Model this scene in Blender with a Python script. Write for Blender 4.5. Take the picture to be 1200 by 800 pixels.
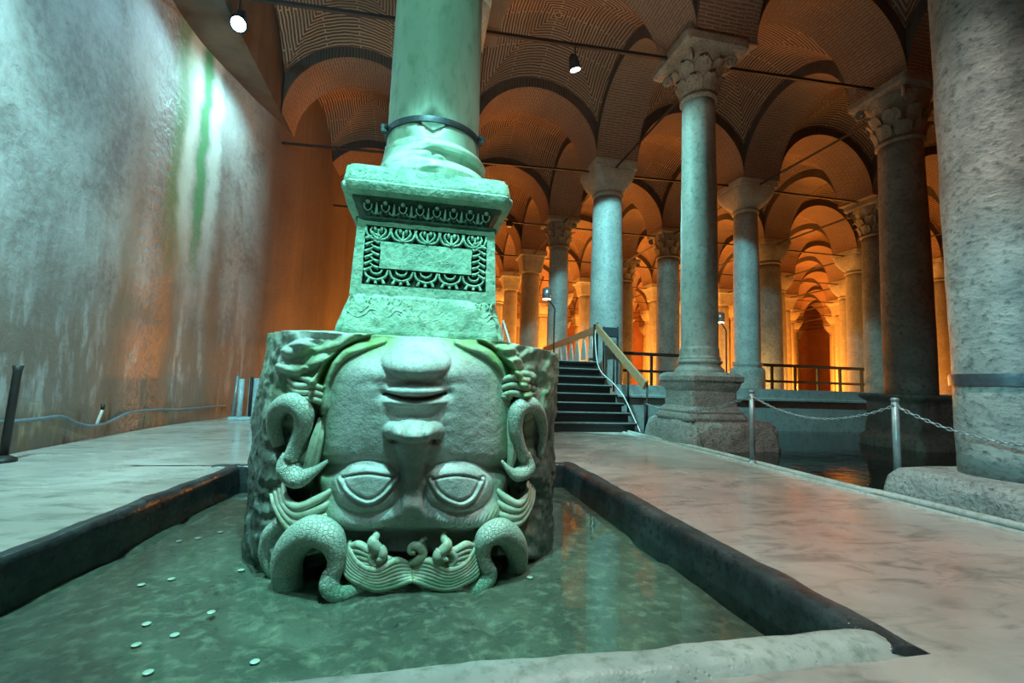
import bpy, math, random
import numpy as np
from mathutils import Vector, Matrix, Euler
random.seed(7)
sc = bpy.context.scene
for o in list(bpy.data.objects): bpy.data.objects.remove(o)
COL = sc.collection
pi = math.pi

# ---------------------------------------------------------------- camera
F = 540.0; YAW = math.radians(11.7); PITCH = math.radians(5.0); ROLL = math.radians(1.8)
CAM = np.array([0, 0, .91])
fw = np.array([math.sin(YAW)*math.cos(PITCH), math.cos(YAW)*math.cos(PITCH), math.sin(PITCH)])
r0 = np.array([math.cos(YAW), -math.sin(YAW), 0]); u0 = np.cross(r0, fw)
RR = r0*math.cos(ROLL)+u0*math.sin(ROLL); UU = -r0*math.sin(ROLL)+u0*math.cos(ROLL)
cd = bpy.data.cameras.new('camera'); cam = bpy.data.objects.new('camera', cd); COL.objects.link(cam)
cd.sensor_width = 36; cd.lens = F/1200*36; cd.clip_start = .05; cd.clip_end = 200
M = Matrix.Identity(4)
for i in range(3):
    M[i][0] = RR[i]; M[i][1] = UU[i]; M[i][2] = -fw[i]; M[i][3] = CAM[i]
cam.matrix_world = M
sc.camera = cam

# ---------------------------------------------------------------- world, exposure
w = bpy.data.worlds.new('world'); sc.world = w; w.use_nodes = True
w.node_tree.nodes['Background'].inputs[0].default_value = (.30, .36, .38, 1)
w.node_tree.nodes['Background'].inputs[1].default_value = .0
sc.view_settings.view_transform = 'Standard'; sc.view_settings.look = 'None'
sc.view_settings.exposure = 0.0; sc.view_settings.gamma = 1
sc.view_settings.use_curve_mapping = False
sc.cycles.max_bounces = 6; sc.cycles.diffuse_bounces = 3; sc.cycles.glossy_bounces = 3
sc.cycles.transparent_max_bounces = 8
sc.cycles.caustics_reflective = False; sc.cycles.caustics_refractive = False
sc.cycles.sample_clamp_indirect = 4
sc.cycles.use_denoising = True

# ---------------------------------------------------------------- floodlights and added fill lights
CY = (.34, .98, .90); BLU = (.40, .86, 1.0); ORG = (1.0, .27, .03); YEL = (1.0, .58, .14)
def spot(name, loc, tgt, power, col, half, blend=.3, rad=.08):
    l = bpy.data.lights.new(name, 'SPOT'); l.energy = power; l.color = col
    l.spot_size = 2*math.radians(half); l.spot_blend = blend; l.shadow_soft_size = rad
    o = bpy.data.objects.new(name, l); COL.objects.link(o); o.location = loc
    o.rotation_euler = (Vector(tgt)-Vector(loc)).to_track_quat('-Z', 'Y').to_euler()
    return o
def point(name, loc, power, col, rad=.15):
    l = bpy.data.lights.new(name, 'POINT'); l.energy = power; l.color = col; l.shadow_soft_size = rad
    o = bpy.data.objects.new(name, l); COL.objects.link(o); o.location = loc; return o
LAMP1 = (-3.15, 7.95, 6.66); LAMP2 = (2.42, 6.95, 6.28)
spot('floodlight_head', (-.30, 1.50, 5.0), (0.05, 2.75, .8), 1400, CY, 17.5, .35, .09)
spot('fill_head_side', (-1.2, -.4, 3.2), (0.0, 2.9, .6), 35, CY, 30, .6, .12)  # added fill light for the head, no lamp stands here
spot('added_pool_light', (.1, .6, 5.0), (.3, 1.25, 0), 480, (.50, 1.0, .96), 27, .8, .2)  # added light without a fixture, brightens front kerb and pool
spot('floodlight_shaft', (-1.3, -1.6, 5.0), (0.05, 3.3, 3.2), 460, (.36, 1.0, .82), 24, .4, .08)
spot('added_wall_light', (-2.80, 9.3, 6.6), (-4.0, 9.1, 4.6), 260, (.45, .95, 1.0), 66, 1.0, .05)  # unseen light added away from the hanging lamp to brighten the wall
spot('floodlight_wall_glow', LAMP1, (-4.1, 6.9, 3.2), 160, BLU, 60, .6, .05)
spot('floodlight_wall_near', (-1.4, 2.2, 4.6), (-4.2, 6.0, 3.9), 760, BLU, 64, .7, .15)
spot('floodlight_left_path', (-3.1, 3.0, 6.3), (-3.0, 5.4, 0), 2100, (.46, 1, .97), 42, .7, .2)
spot('floodlight_pedestal_column', (.75, 7.12, 6.3), (4.9, 7.0, 2.7), 1000, (.36, 1, .92), 38, .5, .1)
spot('floodlight_stairs', (LAMP2[0], LAMP2[1]+.15, LAMP2[2]-.2), (5.7, 11.3, 1.7), 1900, (.34, .95, 1.0), 38, .12, .08)
spot('floodlight_big_column', (.9, .9, 2.6), (4.85, 3.1, .8), 420, (.32, .95, 1.0), 24, 1.0, .12)
spot('floodlight_right_path', (2.4, 2.2, 6.3), (3.1, 3.6, 0), 1000, (1.0, .90, .80), 42, .9, .25)
spot('fill_vault', (2.5, 4.6, 3.4), (1.6, 7.6, 9.0), 210, (1.0, .80, .60), 58, .9, .3)  # the three vault lights are added fills with no lamp behind them
spot('fill_vault', (-1.4, 8.2, 3.4), (-1.4, 9.8, 9.0), 120, (1.0, .80, .60), 70, .9, .3)
spot('fill_vault', (7.0, 8.2, 3.4), (7.0, 9.8, 9.0), 40, (1.0, .66, .42), 70, .9, .3)
for i, (x, y, z, p) in enumerate([(7.1, 18.2, 1.0, 80), (2.8, 18.4, 1.0, 60), (11.5, 18.2, 1.0, 80), (2.8, 23, 1.0, 260),
        (7.2, 23.2, 1.0, 520), (11.6, 23.2, 1.0, 620), (16.0, 18.0, 1.0, 160), (16.0, 27, 1.0, 1300), (20.6, 22, 1.0, 900), (20.2, 14.0, 1.0, 220),
        (7.2, 31, 1.0, 2600), (13, 33, 1.0, 3000), (25, 27, 1.0, 2400), (25, 18, 1.0, 900), (-.9, 26, 1.0, 150), (31, 33, 1, 3200), (2.8, 28, 1, 1700), (20, 38, 1, 2600)]):
    point('orange_uplight', (x, y, z), p, ORG)
for x, y, z, p in [(12.55, 15.0, 1.15, 150), (17.0, 11.0, 1.1, 90), (8.35, 19.6, 1.1, 60), (4.3, 15.2, 1.6, 30), (17.2, 19.2, 1.1, 160), (7.6, 24.2, 1.3, 160), (3.9, 24.0, 1.2, 220), (6.2, 28.4, 1.2, 300), (10.4, 24.6, 1.2, 240), (12.9, 27.5, 1.2, 220), (16.8, 22.5, 1.2, 180)]:
    point('yellow_uplight', (x, y, z), p, YEL, .1)

def proj(P):
    d = np.asarray(P, float)-CAM; z = d@fw
    return 600+F*(d@RR)/z, 400-F*(d@UU)/z
def ray(u, v): return fw+RR*(u-600)/F-UU*(v-400)/F
def at_y(u, v, Y): d = ray(u, v); return CAM+d*((Y-CAM[1])/d[1])
def at_z(u, v, Z): d = ray(u, v); return CAM+d*((Z-CAM[2])/d[2])
def at_x(u, v, X): d = ray(u, v); return CAM+d*((X-CAM[0])/d[0])

# ---------------------------------------------------------------- noise
def _h(ix, iy, iz, seed):
    n = (ix*374761393+iy*668265263+iz*2147483647+seed*974634777) & 0xffffffff
    n = ((n ^ (n >> 13))*1274126177) & 0xffffffff
    return ((n ^ (n >> 16)) & 0xffff)/65535.0
def vnoise(P, scale=1., seed=0, octv=3):
    P = np.asarray(P, float)*scale; out = np.zeros(len(P)); a = 1; tot = 0
    for o in range(octv):
        Q = P*(2**o)+o*17.3; I = np.floor(Q).astype(np.int64); f = Q-I; f = f*f*(3-2*f); v = 0
        for dx in (0, 1):
            for dy in (0, 1):
                for dz in (0, 1):
                    wgt = (f[:, 0] if dx else 1-f[:, 0])*(f[:, 1] if dy else 1-f[:, 1])*(f[:, 2] if dz else 1-f[:, 2])
                    v = v+wgt*_h(I[:, 0]+dx, I[:, 1]+dy, I[:, 2]+dz, seed+o)
        out += a*(v*2-1); tot += a; a *= .5
    return out/tot

# ---------------------------------------------------------------- materials
class NT:
    def __init__(s, name):
        s.m = bpy.data.materials.new(name); s.m.use_nodes = True; s.t = s.m.node_tree; s.n = s.t.nodes; s.l = s.t.links
        s.b = s.n['Principled BSDF']; s.out = s.n['Material Output']
    def add(s, typ, **k):
        nd = s.n.new(typ)
        for a, v in k.items():
            if a.startswith('i_'):
                key = a[2:]; key = int(key) if key.isdigit() else key.replace('_', ' ')
                if isinstance(v, bpy.types.NodeSocket): s.l.new(v, nd.inputs[key])
                else: nd.inputs[key].default_value = v
            else: setattr(nd, a, v)
        return nd
    def ramp(s, fac, stops):
        r = s.add('ShaderNodeValToRGB', i_0=fac); e = r.color_ramp.elements
        while len(e) < len(stops): e.new(.5)
        for q, (p, c) in zip(e, stops): q.position = p; q.color = (*c, 1) if len(c) == 3 else c
        return r.outputs[0]
    def mix(s, fac, a, b, mode='MIX'):
        nd = s.add('ShaderNodeMix', data_type='RGBA', blend_type=mode)
        for idx, v in ((0, fac), (6, a), (7, b)):
            if isinstance(v, bpy.types.NodeSocket): s.l.new(v, nd.inputs[idx])
            else: nd.inputs[idx].default_value = v if idx == 0 else (*v, 1)
        return nd.outputs[2]
    def math(s, op, a, b=0.0, c=None):
        nd = s.add('ShaderNodeMath', operation=op, i_0=a, i_1=b)
        return nd.outputs[0]
    def coord(s, kind='Object', scale=(1, 1, 1)):
        t = s.add('ShaderNodeTexCoord')
        if kind == 'World': o = s.add('ShaderNodeNewGeometry').outputs['Position']
        else: o = t.outputs[kind]
        return s.add('ShaderNodeMapping', i_Vector=o, i_Scale=scale).outputs[0]
    def noise(s, vec, scale, detail=4, rough=.55, dist=0):
        return s.add('ShaderNodeTexNoise', i_Vector=vec, i_Scale=scale, i_Detail=detail, i_Roughness=rough, i_Distortion=dist).outputs[0]
    def bump(s, h, strength, dist, normal=None):
        k = dict(i_Height=h, i_Strength=strength, i_Distance=dist)
        if normal is not None: k['i_Normal'] = normal
        return s.add('ShaderNodeBump', **k).outputs[0]
    def set(s, **k):
        for a, v in k.items():
            key = a.replace('_', ' ')
            if isinstance(v, bpy.types.NodeSocket): s.l.new(v, s.b.inputs[key])
            else: s.b.inputs[key].default_value = (*v, 1) if isinstance(v, tuple) and len(v) == 3 else v
        return s.m

def stone(name, c1, c2, c3=None, scale=3., bump=.4, rough=.6, dist=.01, pit=40., kind='World', vscale=(1, 1, 1), pits=.35):
    t = NT(name); v = t.coord(kind, vscale)
    n1 = t.noise(v, scale, 5, .6, .3); n2 = t.noise(v, scale*6, 4, .6)
    col = t.ramp(n1, [(.3, c1), (.68, c2)])
    if c3: col = t.mix(t.ramp(n2, [(.5, (0, 0, 0)), (.72, (1, 1, 1))]), col, c3)
    vo = t.add('ShaderNodeTexVoronoi', i_Vector=v, i_Scale=pit).outputs[0]
    pm = t.ramp(vo, [(.0, (0, 0, 0)), (.28, (1, 1, 1))])
    pn = t.ramp(t.noise(v, pit*.12, 3), [(.40, (1, 1, 1)), (.52, (0, 0, 0))])
    pitmask = t.mix(pn, (1, 1, 1), pm)            # pits only in patches
    col = t.mix(pits, col, t.mix(1.0, col, pitmask, 'MULTIPLY'))
    h = t.math('ADD', t.math('MULTIPLY', n2, .8), t.math('MULTIPLY', pitmask, .5))
    h = t.math('ADD', h, t.math('MULTIPLY', n1, 1.2))
    return t.set(Base_Color=col, Roughness=rough, Normal=t.bump(h, bump, dist))
M_floor = None
def mk_floor():
    t = NT('wet_concrete_paving'); v = t.coord('World')
    n1 = t.noise(v, .7, 6, .62, .6); n2 = t.noise(v, 5, 6, .65, .4); n3 = t.noise(t.coord('World', (1, 3, 1)), 2.2, 5, .6, .8)
    col = t.ramp(n1, [(.3, (.36, .33, .30)), (.5, (.52, .47, .43)), (.72, (.60, .54, .50))])
    col = t.mix(t.ramp(n3, [(.5, (0, 0, 0)), (.66, (1, 1, 1))]), col, (.30, .29, .26))
    col = t.mix(t.ramp(n2, [(.58, (0, 0, 0)), (.72, (.7, .7, .7))]), col, (.22, .22, .2))
    r = t.ramp(n1, [(.35, (.13,)*3), (.5, (.2,)*3), (.68, (.42,)*3)])
    h = t.math('ADD', t.math('MULTIPLY', n2, .6), n3)
    global M_floor
    M_floor = t.set(Base_Color=col, Roughness=r, Normal=t.bump(h, .2, .015))
mk_floor()
def mk_wall():
    t = NT('weathered_plaster_wall'); g = t.coord('World'); v = t.coord('World', (1, 1, .12)); vs = t.coord('World', (1, 2.2, .05))
    n1 = t.noise(g, .9, 6, .62, .5); n2 = t.noise(g, 9, 7, .72, .3); st = t.noise(v, 1.7, 5, .6, .3); st2 = t.noise(vs, 3.0, 4, .55)
    col = t.ramp(t.math('ADD', t.math('MULTIPLY', n1, .6), t.math('MULTIPLY', n2, .4)), [(.38, (.26, .25, .24)), (.5, (.42, .43, .42)), (.62, (.52, .54, .53))])
    sep = t.add('ShaderNodeSeparateXYZ', i_0=t.add('ShaderNodeNewGeometry').outputs['Position'])
    y, z = sep.outputs[1], sep.outputs[2]
    wob = t.math('MULTIPLY', t.math('SUBTRACT', t.noise(g, 1.3, 4), .5), .5)
    yw = t.math('SUBTRACT', t.math('ADD', y, wob), .42)
    def band(c, w, soft):
        d = t.math('ABSOLUTE', t.math('SUBTRACT', yw, c))
        mr = t.add('ShaderNodeMapRange', i_0=d, i_1=w, i_2=w+soft, i_3=1., i_4=0.); return mr.outputs[0]
    rust = t.math('MULTIPLY', t.ramp(st, [(.42, (0,)*3), (.62, (1,)*3)]), 1.0)
    # rust streaks, strongest low down; far stretch mixed to dark brown
    zlow = t.add('ShaderNodeMapRange', i_0=z, i_1=.2, i_2=3.4, i_3=1., i_4=.15).outputs[0]
    far = t.add('ShaderNodeMapRange', i_0=y, i_1=10.5, i_2=11.3, i_3=0., i_4=1.).outputs[0]
    far = t.math('MULTIPLY', far, .9)
    m1 = t.math('MAXIMUM', t.math('MULTIPLY', rust, zlow), far)
    col = t.mix(m1, col, t.mix(st2, (.05, .034, .027), (.17, .11, .08)))
    for c, wd, sf, cc, zz in ((7.15, .10, .3, (.25, .18, .12), 6.), (8.1, .12, .35, (.24, .17, .11), 5.), (9.35, .05, .25, (.22, .14, .09), 6.)):
        b = t.math('MULTIPLY', band(c, wd, sf), t.add('ShaderNodeMapRange', i_0=z, i_1=1.6, i_2=zz, i_3=.85, i_4=.0).outputs[0])
        col = t.mix(b, col, cc)
    for c, wd, sf, cc, s_ in ((8.72, .06, .16, (.08, .38, .14), .85), (8.36, .10, .16, (.80, .84, .72), .9), (9.02, .07, .14, (.76, .84, .78), .8), (8.05, .06, .25, (.12, .34, .10), .5)):
        zm = t.add('ShaderNodeMapRange', i_0=z, i_1=2.3, i_2=3.8, i_3=0., i_4=s_).outputs[0]
        col = t.mix(t.math('MULTIPLY', band(c, wd, sf), zm), col, cc)
    # pale runs and dark band close to the ground
    low = t.add('ShaderNodeMapRange', i_0=z, i_1=.35, i_2=.6, i_3=1., i_4=0.).outputs[0]
    col = t.mix(t.math('MULTIPLY', low, .7), col, t.ramp(t.noise(t.coord('World', (1, 2.5, .5)), 3.5, 4), [(.4, (.10, .06, .035)), (.6, (.28, .20, .09)), (.7, (.50, .45, .3))]))
    mid = t.add('ShaderNodeMapRange', i_0=z, i_1=2.3, i_2=1.2, i_3=0., i_4=.9).outputs[0]
    drip = t.ramp(t.noise(t.coord('World', (1, 3.2, .8)), 2.6, 4), [(.48, (0,)*3), (.6, (1,)*3)])
    col = t.mix(t.math('MULTIPLY', mid, t.math('SUBTRACT', 1.0, drip)), col, (.20, .17, .14))
    h = t.math('ADD', t.math('MULTIPLY', n2, .5), t.math('ADD', n1, t.math('MULTIPLY', band(7.7, .25, .3), t.math('MULTIPLY', t.noise(g, 9, 3), 1.6))))
    rg = t.math('SUBTRACT', .62, t.math('MULTIPLY', band(7.7, .2, .4), .3))
    return t.set(Base_Color=col, Roughness=rg, Normal=t.bump(h, .8, .035))
M_wall = mk_wall()
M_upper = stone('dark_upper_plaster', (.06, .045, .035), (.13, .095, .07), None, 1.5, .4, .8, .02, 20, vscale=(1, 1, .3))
def mk_brick(name, c1, c2, mo, row=.085, bw=.32):
    t = NT(name); uv = t.add('ShaderNodeTexCoord').outputs['UV']
    d = t.add('ShaderNodeTexNoise', i_Vector=uv, i_Scale=2.4, i_Detail=4.).outputs[1]
    uvd = t.add('ShaderNodeVectorMath', operation='ADD', i_0=uv,
                i_1=t.add('ShaderNodeVectorMath', operation='SCALE', i_0=t.add('ShaderNodeVectorMath', operation='SUBTRACT', i_0=d, i_1=(.5, .5, .5)).outputs[0], i_Scale=.09).outputs[0]).outputs[0]
    b = t.add('ShaderNodeTexBrick', i_Vector=uvd, i_Color1=(*c1, 1), i_Color2=(*c2, 1), i_Mortar=(*mo, 1), i_Scale=1., i_Mortar_Size=.017, i_Mortar_Smooth=.3, i_Brick_Width=bw, i_Row_Height=row)
    g = t.coord('World'); n = t.noise(g, .8, 5, .6)
    col = t.mix(t.ramp(n, [(.4, (0,)*3), (.75, (.6,)*3)]), b.outputs[0], (.20, .13, .10))
    h = t.math('ADD', t.math('MULTIPLY', b.outputs[1], -1.0), t.math('MULTIPLY', t.noise(g, 14, 4), .7))
    return t.set(Base_Color=col, Roughness=.85, Normal=t.bump(h, 1.0, .035))
M_brick = mk_brick('vault_brick_courses', (.22, .095, .055), (.13, .06, .038), (.56, .40, .27), row=.072, bw=1.5)
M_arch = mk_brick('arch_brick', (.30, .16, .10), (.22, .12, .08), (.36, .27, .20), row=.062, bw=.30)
M_ring = mk_brick('arch_face_shade_brick', (.09, .07, .06), (.06, .05, .042), (.13, .11, .09), row=.075, bw=.5)  # same brick in a darker tone; backlit shade put into the colour
M_headst = None
def mk_head():
    t = NT('algae_stained_marble'); g = t.coord('World'); a = t.add('ShaderNodeAttribute', attribute_name='algae_shade')
    sx = t.add('ShaderNodeSeparateColor', i_0=a.outputs[0])
    n1 = t.noise(g, 4, 5, .6, .4); n2 = t.noise(g, 28, 5, .65); n3 = t.noise(g, 90, 3, .6)
    vcrk = t.noise(t.coord('World', (1, 1, .25)), 9, 4, .6)
    col = t.ramp(n1, [(.3, (.30, .34, .31)), (.55, (.44, .48, .45)), (.75, (.58, .62, .59))])
    gm = t.math('MULTIPLY', sx.outputs[0], t.ramp(vcrk, [(.3, (.45,)*3), (.6, (1,)*3)]))
    col = t.mix(gm, col, t.mix(n1, (.09, .30, .06), (.24, .42, .12)))
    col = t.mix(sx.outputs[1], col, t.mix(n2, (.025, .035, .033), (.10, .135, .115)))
    col = t.mix(t.ramp(n2, [(.52, (0,)*3), (.7, (.7,)*3)]), col, (.20, .25, .21))
    col = t.mix(t.ramp(n3, [(.55, (0,)*3), (.7, (.5,)*3)]), col, (.14, .17, .15))
    h = t.math('ADD', t.math('MULTIPLY', n2, .7), t.math('MULTIPLY', n3, .45))
    rg = t.math('SUBTRACT', .52, t.math('MULTIPLY', sx.outputs[1], .15))
    return t.set(Base_Color=col, Roughness=rg, Normal=t.bump(h, .8, .008))
M_headst = mk_head()
def mk_snake():
    t = NT('scaled_snake_marble'); g = t.coord('World')
    vo = t.add('ShaderNodeTexVoronoi', i_Vector=g, i_Scale=44., feature='DISTANCE_TO_EDGE').outputs[0]
    e = t.ramp(vo, [(0, (0,)*3), (.10, (1,)*3)]); n1 = t.noise(g, 6, 4)
    col = t.mix(e, (.27, .34, .28), t.ramp(n1, [(.35, (.34, .44, .36)), (.65, (.48, .56, .48))]))
    return t.set(Base_Color=col, Roughness=.42, Normal=t.bump(t.math('ADD', e, t.noise(g, 60, 3)), .7, .005))
M_snake = mk_snake()
M_hair = stone('carved_hair_marble', (.30, .36, .27), (.50, .55, .44), (.20, .32, .12), 5, .5, .5, .006, 60)
M_ped = stone('green_pedestal_marble', (.17, .36, .26), (.36, .56, .42), (.12, .26, .18), 5, 1.0, .62, .012, 50)
M_pedD = stone('dark_recess_marble', (.025, .06, .045), (.07, .14, .10), (.02, .04, .03), 6, .8, .7, .01, 55)  # dark tone paints shade into the cornice band and panel ring
M_shaftM = stone('pale_green_shaft_marble', (.34, .50, .40), (.48, .62, .51), (.26, .42, .30), 2.5, .35, .5, .006, 45, vscale=(1, 1, .4))
M_shaft = stone('grey_column_marble', (.26, .30, .29), (.42, .46, .44), (.20, .23, .22), 2.5, .5, .55, .01, 60)
M_shaftD = stone('dark_unlit_granite', (.16, .15, .13), (.30, .28, .24), (.10, .10, .09), 2.5, .6, .7, .012, 60)  # darkened tone stands in for the missing light on these columns
M_shaftG = stone('pitted_column_granite', (.18, .22, .22), (.40, .45, .43), (.09, .12, .12), 2.6, .9, .5, .016, 64, pits=.95, vscale=(1, 1, 1.4))
M_cap = stone('capital_stone', (.34, .33, .27), (.50, .48, .40), (.24, .23, .19), 4, .7, .7, .015, 40)
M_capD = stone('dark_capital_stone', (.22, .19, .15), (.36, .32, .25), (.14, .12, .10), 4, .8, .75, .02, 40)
M_plinth = stone('rough_plinth_stone', (.24, .27, .26), (.40, .44, .42), (.13, .15, .15), 5, 1.0, .6, .03, 30, pits=.6)
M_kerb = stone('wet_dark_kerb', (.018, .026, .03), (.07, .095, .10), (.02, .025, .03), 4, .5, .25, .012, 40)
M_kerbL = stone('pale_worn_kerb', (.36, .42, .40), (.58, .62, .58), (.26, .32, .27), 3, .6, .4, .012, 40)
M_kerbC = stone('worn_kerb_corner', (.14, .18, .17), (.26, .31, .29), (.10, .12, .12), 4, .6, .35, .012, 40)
M_cwall = stone('concrete_basin_wall', (.30, .34, .34), (.44, .48, .47), (.22, .26, .26), 1.6, .4, .6, .01, 30)
M_bed = stone('pool_bed_slabs', (.055, .06, .052), (.125, .13, .105), (.22, .215, .17), 2.2, .8, .7, .03, 16)
M_redwall = stone('far_red_plaster', (.30, .13, .08), (.42, .2, .12), None, 1.2, .3, .8, .01, 20)
def plain(name, c, rough=.5, metal=0., bump=0., emi=None, es=0):
    t = NT(name)
    k = dict(Base_Color=c, Roughness=rough, Metallic=metal)
    n = t.noise(t.coord('World'), 18, 4)
    k['Base_Color'] = t.mix(t.ramp(n, [(.35, (0,)*3), (.7, (1,)*3)]), c, tuple(x*.72 for x in c))
    if bump: k['Normal'] = t.bump(n, bump, .01)
    if emi: k['Emission_Color'] = emi; k['Emission_Strength'] = es
    return t.set(**k)
M_iron = plain('black_iron', (.035, .03, .028), .55, .3, .3)
M_steel = plain('blue_grey_iron_band', (.10, .13, .16), .42, .6, .3)
M_post = plain('galvanised_post', (.30, .38, .40), .4, .4, .4)
M_wood = plain('oiled_handrail_wood', (.46, .27, .15), .5, 0, .2)
M_white = plain('white_paint', (.78, .74, .68), .5, 0, .1)
M_tread = plain('black_step_boards', (.030, .032, .034), .32, .1, .4)
M_edge = plain('worn_step_edge', (.36, .38, .38), .35, .2, .3)
M_cable = plain('grey_cable', (.16, .22, .26), .4, 0, 0)
M_wcable = plain('white_cable', (.75, .78, .78), .4, 0, 0)
M_lampb = plain('lamp_housing', (.05, .055, .06), .4, .5, 0)
M_silver = plain('brushed_lamp_shade', (.45, .47, .5), .3, .8, 0)
M_glow = plain('lit_lamp_glass', (1, 1, 1), .4, 0, 0, (.25, .6, 1.0, 1), 30)
M_glow2 = plain('lit_lamp_glass_soft', (1, 1, 1), .4, 0, 0, (.8, .92, 1.0, 1), 14)
M_warmglow = plain('lit_lamp_warm', (1, 1, 1), .4, 0, 0, (1.0, .85, .6, 1), 6)
M_coin = plain('pale_coin', (.95, .97, .92), .3, .3, 0)
M_panel = plain('pale_blue_board', (.50, .72, .78), .35, 0, .1)
def mk_water(name, tint, rough=.015, sc_=2.5, st=.05):
    t = NT(name); t.n.remove(t.b)
    g = t.coord('World'); nrm = t.bump(t.noise(g, sc_, 3), st, .05)
    gl = t.add('ShaderNodeBsdfGlossy', i_Color=(1, 1, 1, 1), i_Roughness=rough, i_Normal=nrm)
    tr = t.add('ShaderNodeBsdfTransparent', i_Color=(*tint, 1))
    fr = t.add('ShaderNodeFresnel', i_IOR=1.333, i_Normal=nrm)
    ms = t.add('ShaderNodeMixShader', i_0=fr.outputs[0], i_1=tr.outputs[0], i_2=gl.outputs[0])
    t.l.new(ms.outputs[0], t.out.inputs[0]); return t.m
M_water = mk_water('shallow_green_water', (.74, .86, .80))
M_water2 = mk_water('dark_channel_water', (.30, .38, .34), .03, 4, .12)

# ---------------------------------------------------------------- object helpers
def mk(name, V, Fc, mat, parent=None, smooth=True, uv=None, kind=None, auto=None):
    me = bpy.data.meshes.new(name)
    V = np.asarray(V, float)
    me.from_pydata(V.tolist(), [], [tuple(int(i) for i in f) for f in Fc] if not isinstance(Fc, np.ndarray) else Fc.tolist())
    me.validate(); me.update()
    if smooth:
        me.polygons.foreach_set('use_smooth', [True]*len(me.polygons))
        if auto:
            me.set_sharp_from_angle(angle=math.radians(auto))
    if uv is not None:
        uv = np.asarray(uv); l = me.uv_layers.new(name='UVMap')
        idx = np.empty(len(me.loops), int); me.loops.foreach_get('vertex_index', idx)
        l.data.foreach_set('uv', uv[idx].ravel())
    if mat: me.materials.append(mat)
    o = bpy.data.objects.new(name, me); COL.objects.link(o)
    if parent: o.parent = parent
    if kind: o['kind'] = kind
    return o
def tag(o, label, cat, group=None, kind='thing'):
    o['label'] = label; o['category'] = cat; o['kind'] = kind
    if group: o['group'] = group
    return o
def thing(name, label, cat, loc=(0, 0, 0), group=None, rz=0):
    o = bpy.data.objects.new(name, None); COL.objects.link(o); o.location = loc; o.rotation_euler = (0, 0, rz); o.empty_display_size = .1
    return tag(o, label, cat, group)
def struct(o): o['kind'] = 'structure'; return o
def part(name, geo, mat, parent, **k):
    """geo is given in world space; the part keeps it there below its thing"""
    V, Fc = geo; p = parent; off = Vector((0, 0, 0)); mats = Matrix.Identity(4)
    chain = []
    while p: chain.append(p); p = p.parent
    for c in reversed(chain): mats = mats @ (Matrix.Translation(c.location) @ c.rotation_euler.to_matrix().to_4x4())
    inv = np.array(mats.inverted()); V = np.asarray(V, float)
    V = V@inv[:3, :3].T+inv[:3, 3]
    return mk(name, V, Fc, mat, parent, **k)
def dup(root, loc=None, parent=None, keep=lambda o: True):
    c = root.copy(); COL.objects.link(c)
    if parent: c.parent = parent
    if loc is not None: c.location = loc
    for ch in root.children:
        if keep(ch): dup(ch, None, c, keep)
    return c
class G:
    def __init__(s): s.V = []; s.F = []
    def add(s, geo):
        V, Fc = geo; n = len(s.V); s.V.extend([tuple(v) for v in V]); s.F.extend([tuple(int(i)+n for i in f) for f in Fc]); return s
    def get(s): return np.array(s.V), s.F
def box(x0, x1, y0, y1, z0, z1):
    V = [(x, y, z) for x in (x0, x1) for y in (y0, y1) for z in (z0, z1)]
    return V, [(0, 1, 3, 2), (4, 6, 7, 5), (0, 4, 5, 1), (2, 3, 7, 6), (0, 2, 6, 4), (1, 5, 7, 3)]
def bbox(x0, x1, y0, y1, z0, z1, b=.01):
    """box with chamfered edges"""
    V = []; Fc = []
    cs = [(x0, x1), (y0, y1), (z0, z1)]
    idx = {}
    for sx in (0, 1):
        for sy in (0, 1):
            for sz in (0, 1):
                for ax in range(3):
                    p = [cs[0][sx], cs[1][sy], cs[2][sz]]
                    for a in range(3):
                        if a != ax: p[a] += b if (sx, sy, sz)[a] == 0 else -b
                    idx[(sx, sy, sz, ax)] = len(V); V.append(tuple(p))
    for ax in range(3):
        o1, o2 = [a for a in range(3) if a != ax]
        for s in (0, 1):
            q = []
            for (a, c) in ((0, 0), (1, 0), (1, 1), (0, 1)):
                k = [0, 0, 0]; k[ax] = s; k[o1] = a; k[o2] = c; q.append(idx[(*k, ax)])
            Fc.append(tuple(q))
        for a in (0, 1):
            for c in (0, 1):
                k0 = [0, 0, 0]; k0[o1] = a; k0[o2] = c; k1 = list(k0); k1[ax] = 1
                Fc.append((idx[(*k0, o1)], idx[(*k1, o1)], idx[(*k1, o2)], idx[(*k0, o2)]))
    for sx in (0, 1):
        for sy in (0, 1):
            for sz in (0, 1): Fc.append(tuple(idx[(sx, sy, sz, a)] for a in range(3)))
    return V, Fc
def tube(P, R, n=8, strands=0, amp=.0, flat=1., caps=True, up=(0, -1, 0), twist=0.):
    P = np.asarray(P, float); m = len(P); R = np.full(m, R) if np.isscalar(R) else np.asarray(R, float)
    T = np.gradient(P, axis=0); T /= np.linalg.norm(T, axis=1)[:, None]+1e-12
    V = []; nrm = np.array(up, float)
    for i in range(m):
        nrm = nrm-T[i]*(nrm@T[i]); L = np.linalg.norm(nrm)
        if L < 1e-6: nrm = np.cross(T[i], (1, 0, 0)); L = np.linalg.norm(nrm)
        nrm = nrm/L; bi = np.cross(T[i], nrm)
        for k in range(n):
            a = 2*pi*k/n; rr = R[i]*(1+amp*math.cos(strands*a+twist*i) if strands else 1)
            V.append(P[i]+nrm*math.cos(a)*rr*flat+bi*math.sin(a)*rr)
    Fc = [(i*n+k, i*n+(k+1) % n, (i+1)*n+(k+1) % n, (i+1)*n+k) for i in range(m-1) for k in range(n)]
    if caps: Fc += [tuple(range(n))[::-1], tuple(range((m-1)*n, m*n))]
    return np.array(V), Fc
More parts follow.
